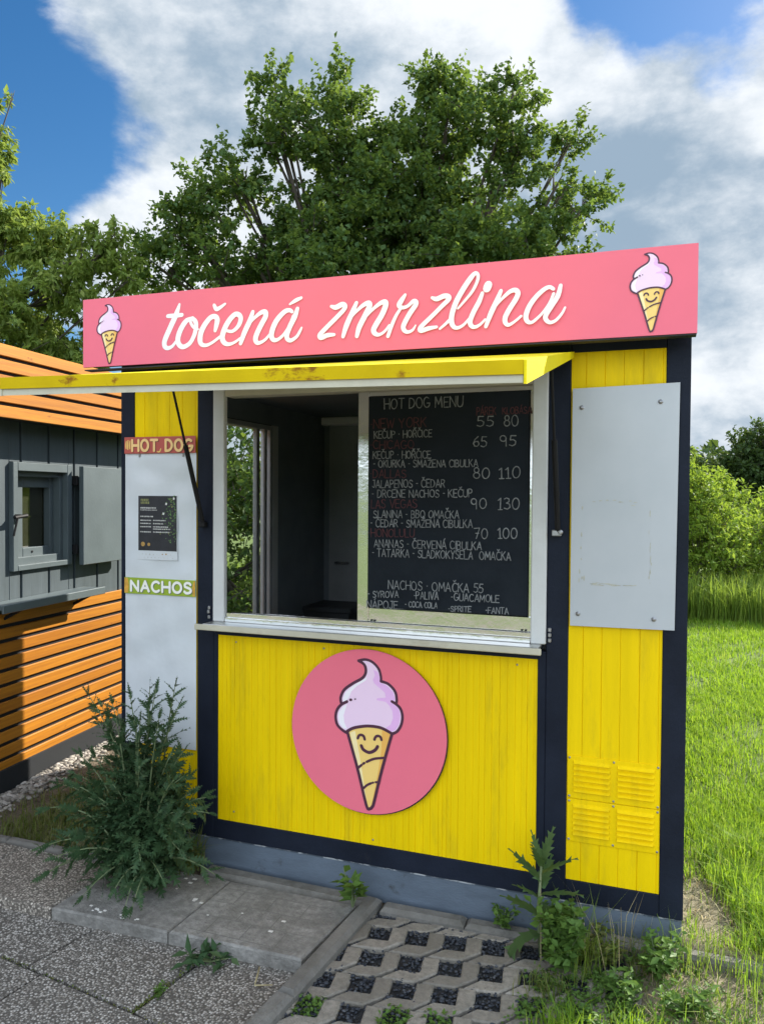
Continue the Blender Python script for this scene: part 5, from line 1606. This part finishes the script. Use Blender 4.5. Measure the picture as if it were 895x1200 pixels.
# ------------------------------------------------------------------ grass
rng = np.random.default_rng(9)
def gz(X, Y):
    return np.array([ground_z(float(a), float(b)) for a, b in zip(X, Y)])
VV, FF, nv = [], [], 0
def addb(X, Y, h0, h1, w, lean=.45, curve=.6):
    global nv
    Z = gz(X, Y) - .004
    V, F = blades(rng, X, Y, Z, h0+(h1-h0)*rng.random(len(X))**1.3, w*(.7+.6*rng.random(len(X))), lean, curve)
    VV.append(V); FF.append(F+nv); nv += len(V)
def flush(name, mat):
    global VV, FF, nv
    o = np_mesh(name, np.concatenate(VV), np.concatenate(FF), mat)
    VV, FF, nv = [], [], 0
    return kind(o, 'stuff')
def scatter(nn, x0, x1, y0, y1, thin=None):
    X = x0+(x1-x0)*rng.random(nn); Y = y0+(y1-y0)*rng.random(nn)
    if thin is not None:
        k = rng.random(nn) < thin(X, Y)
        X, Y = X[k], Y[k]
    return X, Y
def patch(X, Y):       # uneven turf: some bare places
    f = np.sin(4.1*X+1.7*Y)+np.sin(2.3*Y-5.2*X+2)+np.sin(9.1*X-7.7*Y)*.6
    p = np.clip(.76+.26*f, .25, 1)
    near = (X < 2.80) & (Y < .55)
    bare = np.exp(-(((X-2.60)/.10)**2+((Y-.33)/.26)**2))
    return np.clip(p - bare*1.3, 0.02, 1)
X, Y = scatter(26000, 2.52, 3.5, .02, 1.6, patch); addb(X, Y, .035, .085, .0042)
X, Y = scatter(26000, 2.52, 3.9, 1.6, 4.2, patch); addb(X, Y, .04, .085, .0055)
X, Y = scatter(24000, 2.4, 4.6, 4.2, 8.2, patch); addb(X, Y, .05, .10, .008)
X, Y = scatter(9000, 3.5, 7, .0, 6, patch); addb(X, Y, .05, .10, .009)
X, Y = scatter(9000, -6, 2.4, 2.5, 9, patch); addb(X, Y, .06, .14, .012)
# longer tufts by the kiosk corner
for cx, cy, k in ((2.72, .52, 260), (2.80, .28, 320), (2.86, .10, 260), (2.66, .75, 160), (2.95, .22, 240), (2.78, .85, 180)):
    addb(cx+rng.normal(size=k)*.05, cy+rng.normal(size=k)*.06, .08, .17, .0045, .5, .7)
X, Y = scatter(9000, 2.55, 3.1, .02, 1.0, lambda X, Y: patch(X, Y)*np.clip((X-2.56)*6, 0, 1)); addb(X, Y, .03, .10, .0036, .6, .8)
X, Y = scatter(1500, 2.1, 3.2, -.7, -.06, lambda X, Y: np.clip(np.sin(9*X+6*Y)+np.sin(13*Y-7*X+1), .05, 1)); addb(X, Y, .02, .08, .0034, .7, .8)
flush('lawn_grass', GRASS)
X, Y = scatter(9000, 2.2, 6.0, 7.9, 9.3); addb(X, Y, .35, .80, .012, .3, .7)
X, Y = scatter(3500, -7, 2.2, 8.2, 10); addb(X, Y, .35, .80, .014, .3, .7)
flush('long_grass', GRASS_LONG)
X, Y = scatter(9000, -.86, .02, -.12, 1.5, lambda X, Y: np.clip((X+.92)*2.2, .05, 1)*(.45+.55*(np.sin(7*X+5*Y)+np.sin(11*Y-3*X) > -.5)))
addb(X, Y, .03, .10, .0042, .6, .8)
X, Y = scatter(700, -1.5, .0, -.19, -.14); addb(X, Y, .015, .05, .004, .7, .8)
flush('verge_grass', GRASS_SHADE)
X, Y = scatter(520, 2.50, 2.82, .0, .85); addb(X, Y, .02, .06, .004, 1.3, 1.0)
X, Y = scatter(260, 2.1, 2.75, -.75, -.05); addb(X, Y, .02, .07, .004, 1.4, 1.0)
flush('dry_grass_litter', STRAW)

# ------------------------------------------------------------------ gravel
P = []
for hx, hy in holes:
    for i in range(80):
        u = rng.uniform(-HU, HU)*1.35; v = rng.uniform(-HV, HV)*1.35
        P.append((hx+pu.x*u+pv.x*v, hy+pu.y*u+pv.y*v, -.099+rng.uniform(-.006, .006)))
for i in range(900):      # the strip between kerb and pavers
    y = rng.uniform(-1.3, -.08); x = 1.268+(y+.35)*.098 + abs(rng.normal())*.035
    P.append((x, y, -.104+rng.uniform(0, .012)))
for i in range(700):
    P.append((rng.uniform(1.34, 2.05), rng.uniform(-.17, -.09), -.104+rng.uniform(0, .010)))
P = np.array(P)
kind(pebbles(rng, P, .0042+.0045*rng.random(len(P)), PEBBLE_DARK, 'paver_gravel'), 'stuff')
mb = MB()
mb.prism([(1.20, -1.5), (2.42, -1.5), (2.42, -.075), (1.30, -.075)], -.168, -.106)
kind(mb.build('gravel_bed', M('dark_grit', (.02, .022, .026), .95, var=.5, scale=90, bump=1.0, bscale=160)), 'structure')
P = []
for i in range(1500):
    s_ = rng.uniform(-.6, 1.9); off = .01+abs(rng.normal())*.075
    q = HO + HX*off + HY*s_
    P.append((q.x, q.y, ground_z(q.x, q.y)+.004))
P = np.array(P)
kind(pebbles(rng, P, .009+.012*rng.random(len(P)), PEBBLE_PALE, 'pale_gravel'), 'stuff')

# ------------------------------------------------------------------ weeds
def lobed_leaf(mb, p, d, nrm, ln, wd, lobes=5, droop=.5, body=.10, m=0):
    """deeply cut leaf: a midrib ribbon with pointed lobes swept forward on both sides"""
    p = Vector(p); d = Vector(d).normalized(); nrm = Vector(nrm)
    s = d.cross(nrm)
    s = s.normalized() if s.length > 1e-4 else d.orthogonal().normalized()
    mid = []
    q = p.copy(); dd = d.copy()
    for i in range(lobes+2):
        mid.append(q.copy())
        dd = (dd + Vector((0, 0, -droop/(lobes+1)))).normalized()
        q = q + dd*ln/(lobes+1)
    for i in range(lobes+1):
        a, b = mid[i], mid[i+1]
        t = (i+.5)/(lobes+1)
        env = math.sin(math.pi*min(.97, .18+t*.85))**.8
        fwd = (b-a)
        u = s.cross(fwd.normalized())
        rw = wd*body*env
        for sg in (-1, 1):
            tip = a + fwd*1.15 + s*sg*wd*.5*env + u*wd*.12*math.sin(i*2.1+sg)
            mid2 = a + fwd*.45 + s*sg*wd*max(.30, body+.06)*env
            bb = len(mb.v)
            mb.v += [tuple(a), tuple(a+s*sg*rw), tuple(mid2), tuple(tip), tuple(b+s*sg*rw), tuple(b)]
            mb.face((bb, bb+1, bb+2, bb+3, bb+4, bb+5) if sg > 0 else (bb+5, bb+4, bb+3, bb+2, bb+1, bb), m)


def thistle():
    t = thing('thistle', 'big dark spiny thistle growing over the slab at the left kiosk corner', 'weed', (.30, -.27, -.06))
    lf, stm = MB(), MB()
    r = random.Random(14)
    base = Vector((.325, -.27, -.06))
    spec = []
    for i in range(10):     # tall stems
        spec.append((r.uniform(-.30, .21), r.uniform(-.10, .10), r.uniform(.52, .84), 0.05))
    spec += [(.15, .02, .86, .02), (.07, .0, .85, .02), (-.05, -.02, .82, .02), (-.17, .05, .72, .03), (.20, -.02, .80, .02), (.0, .05, .83, .02), (-.25, .0, .70, .03), (.12, -.05, .74, .03)]
    for i in range(16):    # a middle storey
        a = r.uniform(0, 6.28); k = r.uniform(.08, .27)
        spec.append((math.cos(a)*k, math.sin(a)*k*.5-.02, r.uniform(.32, .62), .08))
    for i in range(12):    # bushy right-hand side
        spec.append((r.uniform(.02, .24), r.uniform(-.16, .08), r.uniform(.22, .60), .08))
    for i in range(26):    # low ones that arch outwards
        a = r.uniform(0, 6.28); k = r.uniform(.22, .46)
        spec.append((math.cos(a)*k*.95-.05, max(-.26, math.sin(a)*k*.6-.04), r.uniform(.03, .42), .15))
    spec += [(-.40, -.16, .16, .2), (-.44, -.10, .30, .2), (-.36, -.20, .06, .2), (-.46, -.05, .12, .25), (-.30, -.22, .10, .2), (-.38, .02, .42, .15), (-.34, .0, .52, .1), (.24, -.10, .30, .15), (.20, -.14, .12, .15), (.22, -.02, .50, .1), (.10, -.24, .04, .15), (-.10, -.25, .05, .2)]
    for dx, dy, hh, sag in spec:
        b = base + Vector((r.uniform(-.06, .06), r.uniform(-.05, .05), 0))
        e = base + Vector((dx, dy, hh))
        c = b.lerp(e, .5) + Vector((-(dx)*.25, -(dy)*.25, sag + .08*hh))
        pts = []
        for k in range(9):
            tt = k/8
            pts.append((1-tt)**2*b + 2*tt*(1-tt)*c + tt*tt*e)
        stm.tube(pts, [.0075*(1-.8*k/8) for k in range(9)], 5)
        L = sum((pts[k+1]-pts[k]).length for k in range(8))
        nl = int(L/.029)
        az = r.uniform(0, 6.28)
        for j in range(nl):
            tt = .10 + .90*j/max(1, nl-1)
            k = min(7, int(tt*8)); p = pts[k].lerp(pts[k+1], tt*8-k)
            ax = (pts[k+1]-pts[k]).normalized()
            az += 2.4
            o1 = ax.orthogonal().normalized(); o2 = ax.cross(o1)
            out = o1*math.cos(az)+o2*math.sin(az)
            ln = (.115*max(0.0, 1-tt)**.8+.048)*r.uniform(.75, 1.25)
            d = out*.9 + ax*(.35+.55*tt) + Vector((0, 0, .12))
            lobed_leaf(lf, p, d, ax+Vector((r.uniform(-.3, .3), r.uniform(-.3, .3), .2)), ln, ln*.46, 6, .45)
        lobed_leaf(lf, pts[-1], (pts[-1]-pts[-2]), (r.uniform(-1, 1), r.uniform(-1, 1), .2), .05, .022, 4, .1)
    lf.build('foliage', THISTLE, t, recalc=False)
    stm.build('stem', STEM, t, smooth=True)


thistle()


def sow_thistle():
    b0 = Vector((2.005, -.135, -.10))
    t = thing('sow_thistle', 'tall upright weed with big toothed leaves in front of the right kiosk post', 'weed', b0)
    lf, stm = MB(), MB()
    top = b0 + Vector((-.005, .02, .345))
    stm.tube([b0-Vector((0, 0, .02)), b0.lerp(top, .5)+Vector((-.012, 0, 0)), top], [.0085, .0065, .004], 7)
    for tt, az, ln, el, dr_ in ((.42, 170, .17, .55, .5), (.45, 20, .15, .5, .5), (.60, 200, .12, .75, .4), (.66, -20, .17, .45, .3), (.72, 80, .14, .8, .3), (.80, 165, .16, .8, .2),
                               (.88, 5, .15, .75, .25), (.94, 250, .13, 1.4, .1), (.98, 60, .14, 1.8, .1), (.99, 150, .12, 2.2, .05), (.24, 215, .22, .35, 2.2), (.3, 330, .15, .3, 1.2), (.35, 90, .14, .5, .8)):
        a = R(az)
        p = b0.lerp(top, tt)
        lobed_leaf(lf, p, (math.cos(a), math.sin(a)*.8, el), (-math.cos(a)*.5, -math.sin(a)*.5, 1), ln, ln*.42, 5, dr_, .27)
    lf.build('foliage', leaf_mat('sow_thistle_leaf', [(.045, .095, .03), (.075, .13, .045), (.055, .11, .04)], .25, .5), t, recalc=False)
    stm.build('stem', STEM, t, smooth=True)


sow_thistle()


def bushy_weed(name, label, base, rad, hgt, n, size, mat, seed, aspect=.6, cat='weed', stems=14, droop=.2):
    t = thing(name, label, cat, base, 'small weeds growing round the kiosk')
    r = np.random.default_rng(seed)
    mb = MB()
    B = Vector(base)
    tips = []
    for i in range(stems):
        a = r.random()*6.28; k = rad*math.sqrt(r.random())
        e = B + Vector((math.cos(a)*k, math.sin(a)*k, hgt*(.55+.45*r.random())))
        m_ = B.lerp(e, .5) + Vector((0, 0, .06*hgt))
        mb.tube([B, m_, e], [.004, .003, .0012], 4)
        tips.append((B, m_, e))
    k = r.integers(0, stems, n); tt = .2 + .8*r.random(n)
    P = np.array([np.array((tips[a][0].lerp(tips[a][1], u*2) if u < .5 else tips[a][1].lerp(tips[a][2], u*2-1))) for a, u in zip(k, tt)])
    P = P + r.normal(size=P.shape)*rad*.10
    A = r.normal(size=(n, 3)); A[:, 2] = np.abs(A[:, 2])*.5 - droop
    N = r.normal(size=(n, 3))*.5 + np.array([0, 0, 1])
    ln = size*(.6+.8*r.random(n))
    V, F = leaves(P, A, N, ln, ln*aspect)
    np_mesh('foliage', V, F, mat, t, base)
    mb.build('stem', STEM, t)
    return t


bushy_weed('goosefoot', 'dense bushy green weed in front of the kiosk between post and vents', (2.085, -.235, -.09), .115, .235, 950, .034, WEED, 3)
bushy_weed('goosefoot', 'low dark weed spilling over the pavers just right of the dense bushy weed', (2.19, -.13, -.09), .13, .10, 420, .026, GRASS_SHADE, 4)
bushy_weed('nettle', 'small green plant growing at the end of the kerb beside the grid paving', (1.245, -.135, -.06), .055, .15, 46, .062, WEED, 5, .45, stems=6, droop=.1)
bushy_weed('seedling', 'pale sprig of weeds against the plinth left of the tall toothed weed', (1.845, -.055, -.08), .05, .085, 110, .026, WEED, 6, .6, stems=8)
bushy_weed('seedling', 'sunlit pale green plant on the sandy ground in front of the right kiosk corner', (2.30, -.33, -.085), .07, .10, 170, .03, WEED, 16, .5, stems=9)
bushy_weed('dandelion', 'flat rosette of leaves under the front edge of the raised slab', (.86, -.585, -.108), .085, .03, 40, .06, THISTLE, 7, .4, stems=6)
bushy_weed('seedling', 'little tuft of moss and leaves in the joint of the lower slabs', (.80, -.80, -.11), .035, .02, 120, .014, WEED, 8, .6, stems=6)
bushy_weed('seedling', 'sunlit weeds on the sandy soil at the bottom right corner', (2.50, -.32, -.085), .10, .09, 260, .03, WEED, 18, .4, stems=10)


def tuft(label, cx, cy, z, n, r0, h0, h1, w, mat, seed, lean=.6, curve=.6):
    t = thing('grass_tuft', label, 'grass tuft', (cx, cy, z), 'grass tufts growing round the kiosk')
    r = np.random.default_rng(seed)
    V, F = blades(r, cx+r.normal(size=n)*r0, cy+r.normal(size=n)*r0, np.full(n, z), h0+(h1-h0)*r.random(n), np.full(n, w), lean, curve)
    np_mesh('blades', V, F, mat, t, (cx, cy, z))
    return t


tuft('coarse grass tuft between the thistle and the grey plinth', .455, -.085, -.06, 110, .028, .09, .22, .005, GRASS_SHADE, 1)
tuft('thin dry grass stalks in front of the lower right yellow panel', 2.22, -.075, -.08, 26, .085, .14, .34, .0028, STRAW, 2, .35, .3)
tuft('sunlit grass tuft among the pavers at the bottom edge right of the grid', 2.13, -.56, -.09, 130, .04, .04, .12, .0045, GRASS, 3)
tuft('long grass at the kerb end beside the right kiosk corner', 2.56, -.09, -.06, 90, .06, .08, .20, .0035, GRASS_LONG, 4)
tuft('long grass beyond the kerb at the right edge of the picture', 2.80, -.12, -.06, 130, .08, .08, .20, .0035, GRASS, 5)
tuft('shaded grass growing along the kerb under the vents', 2.36, -.10, -.075, 120, .07, .04, .14, .0035, GRASS_SHADE, 6)

tuft('tall thin grass with bent tips just right of the bushy weed', 2.17, -.20, -.085, 60, .05, .12, .30, .0032, GRASS_LONG, 7, .5, .8)
tuft('short shaded grass in the last opening beside the bushy weed', 2.06, -.36, -.09, 120, .045, .03, .09, .0035, GRASS_SHADE, 8)
tuft('sunlit yellow green grass at the foot of the picture between pavers and kerb', 2.36, -.50, -.085, 170, .06, .03, .11, .0042, GRASS, 9)
tuft('loose grass on the sandy soil under the right edge of the picture', 2.66, -.30, -.085, 170, .09, .04, .14, .004, GRASS_LONG, 10)
bushy_weed('goosefoot', 'broad leafy weed half in the shade at the lower right end of the kerb', (2.42, -.16, -.08), .10, .14, 330, .034, WEED, 21, .5, stems=10)

# ground cover in some openings of the grid paving
rng = np.random.default_rng(15)
P = []
for hx, hy in holes:
    if min((hx-a)**2+(hy-b)**2 for a, b in ((1.335, -.70), (2.0, -.44), (1.98, -.60), (1.62, -.69), (1.76, -.68), (2.14, -.42), (2.12, -.58), (1.47, -.84), (1.62, -.84))) < .006:
        for i in range(150):
            u = rng.uniform(-HU, HU)*1.15; v = rng.uniform(-HV, HV)*1.15
            P.append((hx+pu.x*u+pv.x*v, hy+pu.y*u+pv.y*v, -.105+rng.uniform(0, .024)))
P = np.array(P); n = len(P)
V, F = leaves(P, rng.normal(size=(n, 3))*np.array([1, 1, .4]), rng.normal(size=(n, 3))*.4+np.array([0, 0, 1]), .012+.010*rng.random(n), .009+.006*rng.random(n))
kind(np_mesh('ground_cover', V, F, WEED), 'stuff')
# low creeping weeds between the last pavers, the kerb and the sandy corner
rng = np.random.default_rng(25)
C_ = np.stack([rng.uniform(2.02, 2.85, 70), rng.uniform(-.62, -.06, 70)], 1)
k = rng.integers(0, 70, 5200)
XY = C_[k] + rng.normal(size=(5200, 2))*(.012+.03*rng.random(70))[k][:, None]
hh = rng.random(5200)
P = np.column_stack([XY, -.086 + .045*hh*rng.random(70)[k]])
n = len(P)
V, F = leaves(P, rng.normal(size=(n, 3))*np.array([1, 1, .5]), rng.normal(size=(n, 3))*.5+np.array([0, 0, 1]), .010+.016*rng.random(n), .006+.007*rng.random(n))
kind(np_mesh('creeping_weeds', V, F, WEED), 'stuff')
# moss and crumbs in the slab joints
P = []
for i in range(420):
    k = rng.random()
    if k < .5:
        tt = rng.random(); q = org + ux*(-1.0+2.0*tt) + uy*(-.004)
    else:
        tt = rng.random(); q = org + ux*(.44-.004) + uy*(.3*tt)
    P.append((q.x+rng.normal()*.004, q.y+rng.normal()*.004, -.112))
P = np.array(P); n = len(P)
V, F = leaves(P, rng.normal(size=(n, 3)), np.tile([0, 0, 1.0], (n, 1)), .006+.006*rng.random(n), .005+.004*rng.random(n))
kind(np_mesh('joint_moss', V, F, GRASS_SHADE), 'stuff')

# a bent dry stem and a scrap lying on the slabs
m = MB(); m.tube([(1.055, -.565, -.098), (1.075, -.625, -.103), (1.085, -.655, -.104), (1.145, -.635, -.101)], [.003, .0035, .003, .002], 6)
tag(m.build('dry_stem', STRAW, smooth=True), 'bent pale dry stem lying beside the corner of the raised slab', 'twig')
m = MB()
rr = random.Random(2)
for i in range(26):
    x = rr.gauss(.34, .06) if i < 14 else rr.uniform(.2, 1.1); y = (-.515+rr.gauss(0, .012)) if i < 14 else rr.uniform(-.5, -.16)
    s_ = rr.uniform(.002, .006)
    m.box(x-s_*1.6, x+s_*1.6, y-s_, y+s_, -.0592, -.0568, .0006)
kind(m.build('plaster_crumbs', M('plaster_crumb', (.62, .60, .56), .9)), 'stuff')
